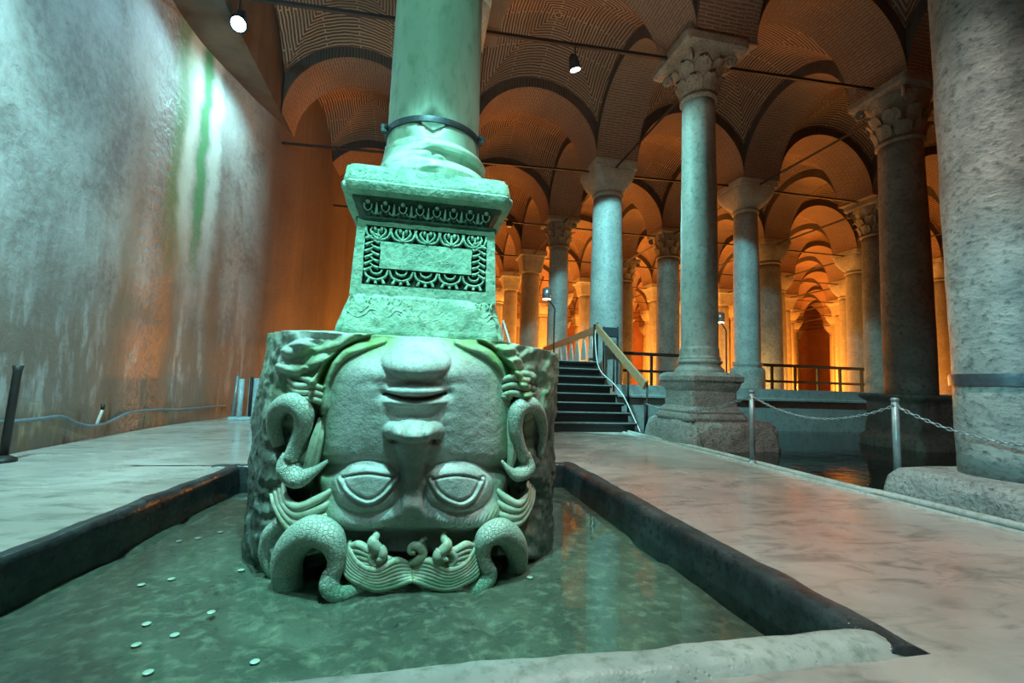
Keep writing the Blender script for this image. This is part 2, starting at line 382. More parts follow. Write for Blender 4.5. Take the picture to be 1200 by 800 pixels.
def smooth_path(P, k=8):
    P = np.asarray(P, float); Q = np.vstack([2*P[0]-P[1], P, 2*P[-1]-P[-2]]); out = []
    for i in range(1, len(Q)-2):
        for j in range(k):
            t = j/k; a, b, c, d = Q[i-1], Q[i], Q[i+1], Q[i+2]
            out.append(.5*((2*b)+(-a+c)*t+(2*a-5*b+4*c-d)*t*t+(-a+3*b-3*c+d)*t**3))
    out.append(P[-1]); return np.array(out)
def lathe(prof, n=32, cx=0, cy=0, noise=0., nscale=4, seed=1, caps=True):
    prof = np.asarray(prof, float); a = np.arange(n)*2*pi/n
    V = np.array([(cx+r*math.cos(t), cy+r*math.sin(t), z) for r, z in prof for t in a])
    if noise:
        d = vnoise(V, nscale, seed)*noise; dirv = V-np.array([cx, cy, 0]); dirv[:, 2] = 0
        dirv /= np.linalg.norm(dirv, axis=1)[:, None]+1e-9; V = V+dirv*d[:, None]
    m = len(prof)
    Fc = [(i*n+k, i*n+(k+1) % n, (i+1)*n+(k+1) % n, (i+1)*n+k) for i in range(m-1) for k in range(n)]
    if caps: Fc += [tuple(range(n))[::-1], tuple(range((m-1)*n, m*n))]
    return V, Fc
def loft_sq(prof, cx, cy, n=20, noise=0., nscale=6, seed=3, ratio=1., chip=0.):
    """square plan, prof = [(half, z)], corners a little worn"""
    V = []; s = np.linspace(-1, 1, n, endpoint=False)
    ring = [(t, -1) for t in s]+[(1, t) for t in s]+[(-t, 1) for t in s]+[(-1, -t) for t in s]
    N = len(ring)
    for h, z in prof:
        for (a, b) in ring: V.append((cx+a*h, cy+b*h*ratio, z))
    V = np.array(V)
    if noise or chip:
        d = vnoise(V, nscale, seed)*noise
        ax = np.abs((V[:, 0]-cx)); ay = np.abs((V[:, 1]-cy))/ratio; hh = np.maximum(ax, ay)
        corner = np.clip((np.minimum(ax, ay)/hh-.86)/.14, 0, 1)
        d = d-chip*corner**2*(.6+.8*np.abs(vnoise(V, nscale*1.7, seed+9)))
        V[:, 0] += np.sign(V[:, 0]-cx)*d*(ax/hh)**4; V[:, 1] += np.sign(V[:, 1]-cy)*d*(ay/hh)**4
    m = len(prof)
    Fc = [(i*N+k, i*N+(k+1) % N, (i+1)*N+(k+1) % N, (i+1)*N+k) for i in range(m-1) for k in range(N)]
    Fc += [tuple(range(N))[::-1], tuple(range((m-1)*N, m*N))]
    return V, Fc
def dens(prof, step=.02):
    out = [prof[0]]
    for a, b in zip(prof[:-1], prof[1:]):
        L = math.hypot(b[0]-a[0], b[1]-a[1]); k = max(1, int(L/step))
        for j in range(1, k+1): out.append((a[0]+(b[0]-a[0])*j/k, a[1]+(b[1]-a[1])*j/k))
    return out
def grid_mesh(X, Y, Z):
    m, n = X.shape; V = np.stack([X, Y, Z], -1).reshape(-1, 3)
    I = np.arange(m*n).reshape(m, n)
    Fc = np.stack([I[:-1, :-1], I[1:, :-1], I[1:, 1:], I[:-1, 1:]], -1).reshape(-1, 4)
    return V, Fc

# ================================================================ SETTING
WATER = -.15; L = 4.4; X0 = .55; Y0 = 2.7; SP = 6.85; HW = .58
gx = lambda i: X0+L*i
gy = lambda j: Y0+L*j
PX0, PX1, PY0, PY1 = -1.78, 1.66, 1.54, 5.0      # pool opening
# path slabs around the pool (one continuous floor, built as strips round the opening)
def slab(x0, x1, y0, y1, z0, z1): return box(x0, x1, y0, y1, z0, z1)
g = G()
k_out = .0
ex0, ex1, ey0, ey1 = PX0-.16, PX1+.17, PY0-.17, PY1+.12
for b in ((-4.6, -2.6, -4, 12.5), (ex1, 4.12, -4, 8.75), (-2.6, ex1, -4, ey0), (-2.6, ex1, ey1-.02, 8.75), (-2.6, 2.0, 8.75, 12.5)):
    g.add(slab(b[0], b[1], b[2], b[3], -.45, 0))
g.add(([(-2.08, 1.2, 0), (-1.70, 5.14, 0), (-2.6, 5.14, 0), (-2.6, 1.2, 0), (-2.08, 1.2, -.45), (-1.70, 5.14, -.45), (-2.6, 5.14, -.45), (-2.6, 1.2, -.45)], [(0, 1, 2, 3), (4, 7, 6, 5), (0, 4, 5, 1), (2, 6, 7, 3)]))
struct(mk('floor', *g.get(), M_floor, smooth=False))
# basin floor behind and far hall ground
g = G(); g.add(box(-4.6, 40, 12.5, 45, -.3, -.02)); g.add(box(4.3, 40, 9.95, 12.5, -.3, -.02)); g.add(box(2.0, 4.3, 8.75, 12.5, -.5, -.3))
struct(mk('floor', *g.get(), M_cwall, smooth=False))
struct(mk('floor', *box(4.12, 24, -4, 9.7, -.6, -.5), M_bed, smooth=False))
# pool kerbs with rounded, uneven lips
def kerb(name, p0, p1, side, mat, wid=.16, seed=1, rise=.03, n=120):
    """p0->p1 runs along the inner edge, side = outward direction"""
    p0 = np.array(p0, float); p1 = np.array(p1, float); sd = np.array(side, float)
    prof = [(-.03, -.40), (-.012, -.2), (0, -.07), (.006, -.02), (.02, rise*.6), (.05, rise), (wid*.55, rise), (wid*.8, rise*.8), (wid*.95, rise*.3), (wid+.015, -.012)]
    prof = dens(prof, .015); t = np.linspace(0, 1, n)
    A, B = np.meshgrid(t, np.arange(len(prof)), indexing='ij'); pr = np.array(prof)
    P = p0[None, None, :2]*(1-A[..., None])+p1[None, None, :2]*A[..., None]+sd[:2]*pr[B][..., 0:1]
    Z = pr[B][..., 1]
    V = np.stack([P[..., 0], P[..., 1], Z], -1).reshape(-1, 3)
    d = vnoise(V, 5, seed, 4)*.014; V[:, 2] += d*(V[:, 2] > -.05); V[:, :2] += sd[:2]*(vnoise(V, 4, seed+4, 4)*.014)[:, None]
    if side == (0, -1):   # the front kerb dies away at its right end
        e_ = np.clip((A.ravel()-.93)/.07, 0, 1)**2; V[:, 2] -= e_*.034*(V[:, 2] > -.05); V[:, 1] += e_*.02
    m, q = Z.shape; I = np.arange(m*q).reshape(m, q)
    Fc = np.stack([I[:-1, :-1], I[1:, :-1], I[1:, 1:], I[:-1, 1:]], -1).reshape(-1, 4)
    Fc = Fc.tolist()+[I[0].tolist(), I[-1].tolist()[::-1]]
    return struct(mk(name, V, Fc, mat))
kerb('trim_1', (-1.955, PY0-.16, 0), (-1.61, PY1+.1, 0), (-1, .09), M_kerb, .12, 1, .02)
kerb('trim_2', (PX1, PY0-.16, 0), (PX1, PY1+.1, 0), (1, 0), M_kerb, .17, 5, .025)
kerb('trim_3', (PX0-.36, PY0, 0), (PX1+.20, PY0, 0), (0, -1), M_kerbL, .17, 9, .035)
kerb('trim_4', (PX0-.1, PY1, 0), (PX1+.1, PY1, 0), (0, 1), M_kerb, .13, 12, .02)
# pool bed, uneven and cracked
Xg, Yg = np.meshgrid(np.linspace(-2.2, 1.9, 110), np.linspace(1.3, 5.2, 110), indexing='ij')
Pg = np.stack([Xg, Yg, 0*Xg], -1).reshape(-1, 3)
Zg = -.225+.02*vnoise(Pg, 1.6, 3, 4)-.03*np.exp(-(vnoise(Pg, .9, 11, 3)/.035)**2)
struct(mk('floor', *grid_mesh(Xg, Yg, Zg.reshape(Xg.shape)), M_bed))
water = mk('water', *grid_mesh(*np.meshgrid(np.linspace(-2.0, PX1+.02, 30), np.linspace(PY0-.06, PY1+.06, 30), indexing='ij'), np.full((30, 30), WATER)), M_water); struct(water)
wch = struct(mk('water', *grid_mesh(*np.meshgrid(np.linspace(4.13, 24, 20), np.linspace(-4, 9.68, 20), indexing='ij'), np.full((20, 20), -.07)), M_water2))
# thin raised lip along the path edge by the channel
lp = np.array([(4.16+.03*math.sin(y*1.3)+(.05 if y < 3.6 else 0), y, .005) for y in np.linspace(-3.5, 8.7, 90)])
struct(mk('trim_5', *tube(lp, .036, 8), M_kerbL))
lp2 = np.array([(4.04+.02*math.sin(y*1.3), y, -.006) for y in np.linspace(-3.5, 8.7, 60)])
struct(mk('trim_6', *tube(lp2, .028, 6), M_kerbL))

# left wall, bending a little towards the far end
wp = smooth_path([(-4.1, -5), (-4.1, 2), (-4.1, 6.5), (-4.08, 8.6), (-3.75, 10.3), (-3.36, 11.6), (-3.1, 13.5), (-2.9, 17), (-2.75, 22), (-2.6, 45)], 14)
zz = np.linspace(-.3, 10, 60)
Xw = np.repeat(wp[:, 0][:, None], 60, 1); Yw = np.repeat(wp[:, 1][:, None], 60, 1); Zw = np.repeat(zz[None], len(wp), 0)
Vw, Fw = grid_mesh(Xw, Yw, Zw); Vw[:, 0] += vnoise(Vw, .8, 4, 4)*.05
wl = struct(mk('wall_left', Vw, Fw, M_wall))
def wall_x(y): return float(np.interp(y, wp[:, 1], wp[:, 0]))
struct(mk('wall_back', *box(-5, 42, 45, 45.5, -.5, 12), M_redwall, smooth=False))
struct(mk('wall_right', *box(40, 40.5, -5, 45, -.5, 12), M_redwall, smooth=False))
struct(mk('wall_front', *box(-5, 42, -5.5, -5, -.5, 12), M_redwall, smooth=False))
struct(mk('ceiling', *box(-5, 42, -5.5, 46, 10.4, 10.6), M_ring, smooth=False))
# basin wall across the channel, with its ledge
bw = struct(mk('wall_channel', *box(4.42, 24, 9.7, 10.05, -.6, .93), M_cwall, smooth=False))
struct(mk('trim_7', *bbox(4.42, 24, 9.62, 9.7, .64, .71, .012), M_cwall, smooth=False))

# ---------------- vaults
RI = L/2-HW; RO = RI+.26
def vault_geo():
    n = 49; s = np.linspace(-RI, RI, n); X, Y = np.meshgrid(s, s, indexing='ij')
    mn = np.minimum(abs(X), abs(Y)); mx = np.maximum(abs(X), abs(Y))
    Z = np.sqrt(RO**2-np.minimum(mn, RI)**2)+.42*(1-(mx/RI)**2)*(1-.35*mn/RI)
    # four sectors with own uv (u along the course, v across it)
    Vs = []; Fs = []; U = []
    for q in range(4):
        c, s_ = [(1, 0), (0, 1), (-1, 0), (0, -1)][q]
        m = 25; t = np.linspace(-1, 1, 41); r = np.linspace(0, 1, m)
        # arc length across the sector for even course widths
        R_, T_ = np.meshgrid(r, t, indexing='ij')
        lx = T_*R_*RI; ly = -R_*RI
        mn_ = abs(lx); mx_ = abs(ly)
        z = np.sqrt(RO**2-np.minimum(mn_, RI)**2)+.42*(1-(mx_/RI)**2)*(1-.35*mn_/RI)
        gxx = c*lx-s_*ly; gyy = s_*lx+c*ly
        base = sum(len(v) for v in Vs)
        V, Fc = grid_mesh(gxx, gyy, z); Vs.append(V); Fs.append(Fc+base)
        ul = np.arcsin(np.clip(lx/RO, -1, 1))*RO+3*q
        U.append(np.stack([ul, R_*RI*1.06], -1).reshape(-1, 2))
    return np.vstack(Vs), np.vstack(Fs), np.vstack(U)
vV, vF, vU = vault_geo()
def arch_geo():
    """arch along x between two piers, width 2*HW in y, spring z=0; faces y=+-HW"""
    n = 40; a = np.linspace(0, pi, n+1); V = []; Fc = []; U = []; mats = []
    xi = -RI*np.cos(a); zi = RI*np.sin(a)
    ws = np.linspace(-HW, HW, 5)
    for k in range(n+1):
        for w_ in ws: V.append((xi[k], w_, zi[k])); U.append((w_, a[k]*RI))
    q = len(ws)
    for k in range(n):
        for j in range(q-1): Fc.append((k*q+j, k*q+j+1, (k+1)*q+j+1, (k+1)*q+j)); mats.append(0)
    for sgn in (-1, 1):
        b = len(V)
        for k in range(n+1):
            zo = math.sqrt(max(RO**2-xi[k]**2, 0))+.03
            V.append((xi[k], sgn*HW, zi[k])); U.append((0.25, a[k]*RI)); V.append((xi[k], sgn*HW, zo)); U.append((0.25+.25, a[k]*RI))
        for k in range(n): Fc.append((b+2*k, b+2*k+1, b+2*k+3, b+2*k+2)); mats.append(1)
    return np.array(V), Fc, np.array(U), mats
aV, aF, aU, aM = arch_geo()
vault_me = None; arch_me = None
def shared(name, me, loc, rz=0):
    o = bpy.data.objects.new(name, me); COL.objects.link(o); o.location = loc; o.rotation_euler = (0, 0, rz); return struct(o)
tmp = mk('ceiling', vV, vF, M_brick, uv=vU); vault_me = tmp.data; bpy.data.objects.remove(tmp)
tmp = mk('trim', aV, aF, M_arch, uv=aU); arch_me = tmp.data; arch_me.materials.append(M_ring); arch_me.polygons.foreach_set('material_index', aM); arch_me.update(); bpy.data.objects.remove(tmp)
def infrustum(x, y, z, mar=150):
    d = np.array((x, y, z))-CAM
    if d@fw < .5: return False
    u, v = proj((x, y, z)); return -mar < u < 1200+mar and -mar < v < 950
NI, NJ = 8, 9
def anyin(pts): return any(infrustum(*p, mar=80) for p in pts)
for i in range(-1, NI):
    for j in range(-1, NJ):
        cx, cy = gx(i)+L/2, gy(j)+L/2
        pts = [(cx+a*L/2, cy+b*L/2, SP+c) for a in (-1, 0, 1) for b in (-1, 0, 1) for c in (0, 2)]
        near = -2 < i < 3 and j < 3
        if near or anyin(pts): shared('ceiling', vault_me, (cx, cy, SP))
        if near or anyin([(gx(i)+t*L, gy(j), SP+1) for t in (0, .5, 1)]): shared('trim_8', arch_me, (cx, gy(j), SP))
        if i > -1 and (near or anyin([(gx(i), gy(j)+t*L, SP+1) for t in (0, .5, 1)])): shared('trim_9', arch_me, (gx(i), cy, SP), pi/2)
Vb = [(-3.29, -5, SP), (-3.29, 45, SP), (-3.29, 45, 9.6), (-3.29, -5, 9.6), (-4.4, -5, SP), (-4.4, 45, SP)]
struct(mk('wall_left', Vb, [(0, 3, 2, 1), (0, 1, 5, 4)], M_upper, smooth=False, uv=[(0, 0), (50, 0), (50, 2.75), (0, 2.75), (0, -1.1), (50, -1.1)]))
# brick pier stubs above every capital
pg = box(-HW-.002, HW+.002, -HW-.002, HW+.002, 0, 2.2)
pV = np.array(pg[0]); pU = pV[:, [0, 2]]
tmp = mk('trim', pV, pg[1], M_arch, uv=pU, smooth=False); pier_me = tmp.data; bpy.data.objects.remove(tmp)

# ================================================================ COLUMNS
def cap_plain(z0=5.9, z1=6.85, r=.37, h=.60):
    V = []; n = 48; m = 16
    for k in range(m+1):
        t = k/m; z = z0+.12+(z1-z0-.30)*t
        rr = r+(h-r)*(1-(1-t)**1.9)
        e = 2+6*t
        for q in range(n):
            a = 2*pi*q/n; ca, sa = math.cos(a), math.sin(a)
            s = (abs(ca)**e+abs(sa)**e)**(-1/e)
            V.append((ca*s*rr, sa*s*rr, z))
    Fc = [(i*n+k, i*n+(k+1) % n, (i+1)*n+(k+1) % n, (i+1)*n+k) for i in range(m) for k in range(n)]
    Fc.append(tuple(range(n))[::-1]); Fc.append(tuple(range(m*n, m*n+n)))
    g = G().add((V, Fc)).add(lathe([(r-.01, z0), (r+.035, z0+.02), (r+.045, z0+.06), (r+.035, z0+.1), (r, z0+.125)], 40))
    return g.get()
def cap_abacus(z0, z1, h):
    g = G(); g.add(loft_sq(dens([(h*.93, z0), (h, z0+.04), (h, z1)], .03), 0, 0, 14, .012, 6, 5, 1, .03)); return g.get()
def leaf_geo(r, z0, hgt, wid, curl, ang):
    m, n = 9, 7; V = []
    for a in range(m):
        t = a/(m-1); z = z0+hgt*min(1, t*1.15)-(.05*max(0, t-.85)/.15); out = r+curl*t**2.2+.012
        wd = wid*(.65+.55*math.sin(pi*min(t*.9+.12, 1)))*(1-.75*max(0, t-.75)/.25)
        for b in range(n):
            s = (b/(n-1)-.5)*2; lob = 1+.12*math.cos(t*22)*abs(s)
            y = s*wid*.5*wd/wid*lob; x = out+.03*(1-s*s)-.015*abs(math.sin(s*5))
            V.append((x*math.cos(ang)-y*math.sin(ang), x*math.sin(ang)+y*math.cos(ang), z))
    Fc = [(a*n+b, a*n+b+1, (a+1)*n+b+1, (a+1)*n+b) for a in range(m-1) for b in range(n-1)]
    # thickness
    nn = len(V); V2 = [(v[0]*.93, v[1]*.93, v[2]) for v in V]
    F2 = [tuple(i+nn for i in f[::-1]) for f in Fc]
    rim = [b for b in range(n)]+[a*n+n-1 for a in range(1, m)]+[(m-1)*n+b for b in range(n-2, -1, -1)]+[a*n for a in range(m-2, 0, -1)]
    F3 = [(rim[k], rim[(k+1) % len(rim)], rim[(k+1) % len(rim)]+nn, rim[k]+nn) for k in range(len(rim))]
    return V+V2, Fc+F2+F3
def make_capital(kind, root, mat, r=.37, z0=5.9, z1=6.85):
    if kind == 'plain':
        c = mk('capital', *cap_plain(z0, z1, r, .6), mat, root); mk('abacus', *cap_abacus(z1-.2, z1, .61), mat, root, auto=40)
    elif kind == 'corinthian':
        c = mk('capital', *lathe(dens([(r+.0, z0), (r+.045, z0+.03), (r+.045, z0+.07), (r-.01, z0+.1), (r, z0+.4), (r+.06, z0+.62), (r+.16, z1-.16)], .03), 32, noise=.015), mat, root)
        for k in range(8):
            mk('acanthus_leaf', *leaf_geo(r+.005, z0+.09, .30, .25, .14, k*pi/4), mat, c)
            mk('acanthus_leaf', *leaf_geo(r+.02, z0+.30, .34, .25, .20, (k+.5)*pi/4), mat, c)
        for k in range(4):
            a = (k+.5)*pi/2; t = np.linspace(0, 2.2*2*pi*.7, 26); rr = .10*(1-t/t[-1]*.8); cx_ = r+.27; 
            P = [((cx_-.02+rr_*math.cos(-tt+2.2))*math.cos(a), (cx_-.02+rr_*math.cos(-tt+2.2))*math.sin(a), z1-.27+rr_*math.sin(-tt+2.2)) for tt, rr_ in zip(t, rr)]
            mk('volute', *tube(P, .03, 6), mat, c)
        mk('abacus', *cap_abacus(z1-.17, z1, .60), mat, root, auto=40)
    else:  # tapered block
        c = mk('capital', *loft_sq(dens([(r, z0), (r+.03, z0+.05), (r+.06, z0+.25), (.50, z0+.55), (.56, z1-.25)], .04), 0, 0, 12, .02, 5, 2, 1, .04), mat, root, auto=50)
        mk('abacus', *cap_abacus(z1-.27, z1, .62), mat, root, auto=40)
def make_column(label, loc, r0=.38, r1=.335, zb=-.02, kind='plain', mat=None, capmat=None, base=True, group=None, zs=5.9, noise=.006, n=40, name='column'):
    root = thing(name, label, 'column', (loc[0], loc[1], 0), group)
    zb2 = zb
    if base:
        b = zb; p = [(r0+.13, b), (r0+.15, b+.03), (r0+.15, b+.09), (r0+.11, b+.13), (r0+.06, b+.17), (r0+.09, b+.22), (r0+.09, b+.27), (r0+.03, b+.31), (r0, b+.36)]
        mk('base', *lathe(dens(p, .03), n, noise=noise), mat, root); zb2 = b+.34
    P = [(r0+(r1-r0)*t**1.3+.02*math.sin(pi*t)*.5, zb2+(zs-zb2)*t) for t in np.linspace(0, 1, 30)]
    P[0] = (P[0][0], zb2)
    mk('shaft', *lathe(P, n, noise=noise, nscale=3), mat, root)
    make_capital(kind, root, capmat or mat, r1, zs)
    o = bpy.data.objects.new('pier', pier_me)      # brick pier continuing above the capital belongs to the vault
    COL.objects.link(o); o.name = 'trim_10'; o.location = (gx(round((loc[0]-X0)/L)), gy(round((loc[1]-Y0)/L)), SP); struct(o)
    return root
PC = (4.74, 7.05)
make_column('pale blue-green column standing on the square moulded pedestal, lit from one side', PC, .30, .275, 1.08, 'corinthian', M_shaft, M_capD, base=False, zs=5.95)
make_column('bright blue-lit column with plain cushion capital just behind the stair top', (4.98, 11.6), .46, .39, -.02, 'plain', M_shaft, M_cap, zs=6.0)
make_column('slim grey column with plain capital and thick drum foot behind the basin wall', (9.30, 11.55), .35, .32, 1.55, 'plain', M_shaft, M_cap, base=False, zs=6.0)
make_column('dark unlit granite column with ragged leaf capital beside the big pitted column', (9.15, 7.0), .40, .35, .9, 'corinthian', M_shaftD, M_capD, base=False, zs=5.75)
make_column('slender column with leaf capital behind the wooden deck rail', (4.95, 15.9), .37, .34, -.02, 'corinthian', M_shaft, M_capD, zs=5.8)
make_column('speckled tan column with block capital behind the small pole lamp', (4.98, 20.3), .44, .41, -.02, 'block', M_cap, M_cap, zs=5.85)
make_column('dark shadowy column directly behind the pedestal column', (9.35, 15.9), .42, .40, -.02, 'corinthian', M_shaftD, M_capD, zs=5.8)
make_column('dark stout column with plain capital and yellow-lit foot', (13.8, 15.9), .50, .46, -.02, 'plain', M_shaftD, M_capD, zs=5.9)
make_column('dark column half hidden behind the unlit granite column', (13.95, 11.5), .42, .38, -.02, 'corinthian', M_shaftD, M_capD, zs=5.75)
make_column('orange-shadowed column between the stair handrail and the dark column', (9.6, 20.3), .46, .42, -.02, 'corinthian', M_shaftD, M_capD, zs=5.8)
# drum foot of the slim column
t_ = [o for o in COL.objects if o.get('label', '').startswith('slim grey')][0]
part('foot_drum', lathe(dens([(.45, .4), (.45, 1.42), (.43, 1.50), (.37, 1.52), (.37, 1.56), (.40, 1.58), (.40, 1.64), (.36, 1.68)], .05), 40, 9.30, 11.55, .008), M_plinth, t_)
rt = [o for o in COL.objects if o.get('label', '').startswith('dark unlit')][0]
# far columns, alike
far0 = {}
farlist = []
for j in range(1, NJ+1):
    for i in range(0, NI+1):
        if (i, j) in ((0, 1), (0, 2), (1, 1), (1, 2), (1, 3), (1, 4), (2, 1), (2, 2), (2, 3), (2, 4), (3, 2), (3, 3)): continue
        x, y = gx(i), gy(j)
        if not any(infrustum(x, y, z, 40) for z in (1, 4, 6.8)): continue
        farlist.append((i, j, x, y))
for n_, (i, j, x, y) in enumerate(farlist):
    kd = ('plain', 'block', 'plain')[(i*3+j*5) % 3]
    if kd not in far0:
        far0[kd] = make_column('orange-lit stone column standing deep in the far hall', (x, y), .40, .37, -.02, kd, M_cap, M_cap, n=20, group='columns deep in the far hall', noise=0)
    else:
        dup(far0[kd], (x, y, 0)); 
        o = bpy.data.objects.new('trim_10', pier_me); COL.objects.link(o); o.location = (x, y, SP); struct(o)
# piers over grid points near the front that have no regular column here
for (i, j) in ((0, 1), (0, 2), (0, 0), (1, 0), (2, 0)):
    o = bpy.data.objects.new('trim_10', pier_me); COL.objects.link(o); o.location = (gx(i), gy(j), SP); struct(o)
for (i, j), lb in (((0, 1), 'plain grey column hidden behind the green pedestal, one row back'), ((0, 2), 'plain grey column hidden behind the green pedestal, two rows back'),):
    make_column(lb, (gx(i)-.28, gy(j)), .30, .28, -.02, 'plain', M_shaft, M_cap, zs=6.0)

# ---------------- pedestal column: pedestal and plinth
ped = thing('moulded_pedestal', 'dark-green moulded square pedestal under the pale blue-green column', 'pedestal', (PC[0], PC[1], .38))
prof = [(.52, .38), (.54, .42), (.53, .46), (.50, .50), (.51, .53), (.46, .57), (.43, .61)]
part('foot_moulding', loft_sq(dens(prof, .02), *PC, 16, .014, 7, 3, 1, .05), M_plinth, ped, auto=40)
part('die', loft_sq(dens([(.42, .60), (.42, .86)], .03), *PC, 16, .01, 7, 4, 1, .02), M_plinth, ped, auto=40)
part('cap_moulding', loft_sq(dens([(.42, .85), (.45, .90), (.47, .95), (.48, 1.0), (.51, 1.03), (.51, 1.10), (.45, 1.16), (.40, 1.17)], .02), *PC, 16, .012, 7, 5, 1, .05), M_plinth, ped, auto=40)
part('drum_base', lathe(dens([(.39, 1.15), (.40, 1.19), (.38, 1.23), (.34, 1.26), (.33, 1.30), (.36, 1.33), (.36, 1.36), (.32, 1.38), (.34, 1.40), (.32, 1.44), (.315, 1.56), (.30, 1.60)], .015), 48, *PC, .006), M_shaft, ped)
pl = mk('plinth_block', *loft_sq(dens([(.82, -.5), (.84, -.1), (.82, .18), (.79, .32), (.74, .38)], .04), 4.98, 7.15, 26, .05, 3.2, 6, .88, .12), M_plinth)
tag(pl, 'rough dark plinth block in the channel under the moulded pedestal', 'plinth block')
rp = mk('dark_pedestal', *loft_sq(dens([(.60, -.5), (.60, .1), (.52, .2), (.50, .75), (.58, .84), (.60, .90)], .04), 9.15, 7.0, 12, .03, 4, 8, 1, .04), M_shaftD)
tag(rp, 'black unlit stone pedestal standing in the channel under the dark granite column', 'pedestal')

# ---------------- big pitted column at the frame edge
SC = (5.03, 2.98)
big = make_column('massive pitted grey-green granite column wrapped by a dark iron band', SC, .40, .44, .24, 'plain', M_shaftG, M_cap, base=False, noise=.012, n=72)
g = lathe([(.405, 1.00), (.428, 1.0), (.430, 1.05), (.428, 1.10), (.405, 1.10)], 72, *SC, caps=False)
part('iron_band', g, M_steel, big, auto=40)
sb = mk('plinth_block', *loft_sq(dens([(.80, -.4), (.82, -.05), (.80, .16), (.74, .235), (.69, .245)], .03), 5.06, 2.92, 34, .035, 4, 12, .82, .10), M_plinth)
tag(sb, 'broad rough blue-grey stone block carrying the big banded column', 'plinth block')

# ================================================================ HEAD BLOCK
hb = thing('carved_head_block', 'huge upside-down marble head with snakes in its hair, half sunk in the pool', 'sculpture', (0.0, 3.4, -.35))
bx_ = np.array([(-1.03, 4.25), (-1.04, 3.9), (-1.03, 3.5), (-.98, 3.28), (-.88, 3.08), (-.77, 2.95), (-.62, 2.86), (-.45, 2.80), (-.25, 2.765), (0, 2.755), (.22, 2.765), (.42, 2.80), (.60, 2.86), (.75, 2.96), (.88, 3.10), (.98, 3.30), (1.03, 3.5), (1.04, 3.9), (1.02, 4.25)])
bc = smooth_path(bx_, 60)
seg = np.r_[0, np.cumsum(np.linalg.norm(np.diff(bc, axis=0), axis=1))]
front = (seg > 1.0) & (seg < seg[-1]-1.0)
NS = 430
ss = np.concatenate([np.linspace(0, .75, 30, endpoint=False), np.linspace(.75, seg[-1]-.75, NS, endpoint=False), np.linspace(seg[-1]-.75, seg[-1], 31)])
cx_ = np.interp(ss, seg, bc[:, 0]); cy_ = np.interp(ss, seg, bc[:, 1])
nx_ = np.gradient(cy_, ss); ny_ = -np.gradient(cx_, ss); nl = np.hypot(nx_, ny_); nx_ = nx_/nl; ny_ = ny_/nl   # outward (right-hand of travel)
if ny_[len(ny_)//2] > 0: nx_, ny_ = -nx_, -ny_
def ztop(x): return 1.155+.03*np.clip(-x-.5, 0, 1)-.10*np.clip(x-.55, 0, 1)
NZ = 285
tz = np.linspace(0, 1, NZ)
Xb = np.repeat(cx_[:, None], NZ, 1); Yb = np.repeat(cy_[:, None], NZ, 1)
Zb = -.35+(ztop(Xb)+.35)*tz[None, :]
Nx = np.repeat(nx_[:, None], NZ, 1); Ny = np.repeat(ny_[:, None], NZ, 1)
V0 = np.stack([Xb, Yb, Zb], -1).reshape(-1, 3)
d_ = V0-CAM; dz = d_@fw; u = 600+F*(d_@RR)/dz; v = 400-F*(d_@UU)/dz
def S(e0, e1, x): t = np.clip((x-e0)/(e1-e0), 0, 1); return t*t*(3-2*t)
def ER(cx, cy, rx, ry, rot=0):
    c, s = math.cos(rot), math.sin(rot); a = (u-cx)*c+(v-cy)*s; b = -(u-cx)*s+(v-cy)*c
    return np.sqrt((a/rx)**2+(b/ry)**2)
def dome(r, p=.5): return np.clip(1-r*r, 0, 1)**p
def gauss(r): return np.exp(-r*r)
def pdist(pts):
    pts = smooth_path(pts, 6); best = np.full(u.shape, 1e9); side = np.zeros(u.shape)
    for a, b in zip(pts[:-1], pts[1:]):
        ab = b-a; t = np.clip(((u-a[0])*ab[0]+(v-a[1])*ab[1])/(ab@ab+1e-9), 0, 1)
        dx = u-a[0]-t*ab[0]; dy = v-a[1]-t*ab[1]; dd = np.hypot(dx, dy); m = dd < best
        best = np.where(m, dd, best); side = np.where(m, np.sign(ab[0]*dy-ab[1]*dx), side)
    return best, side
BIG = 0
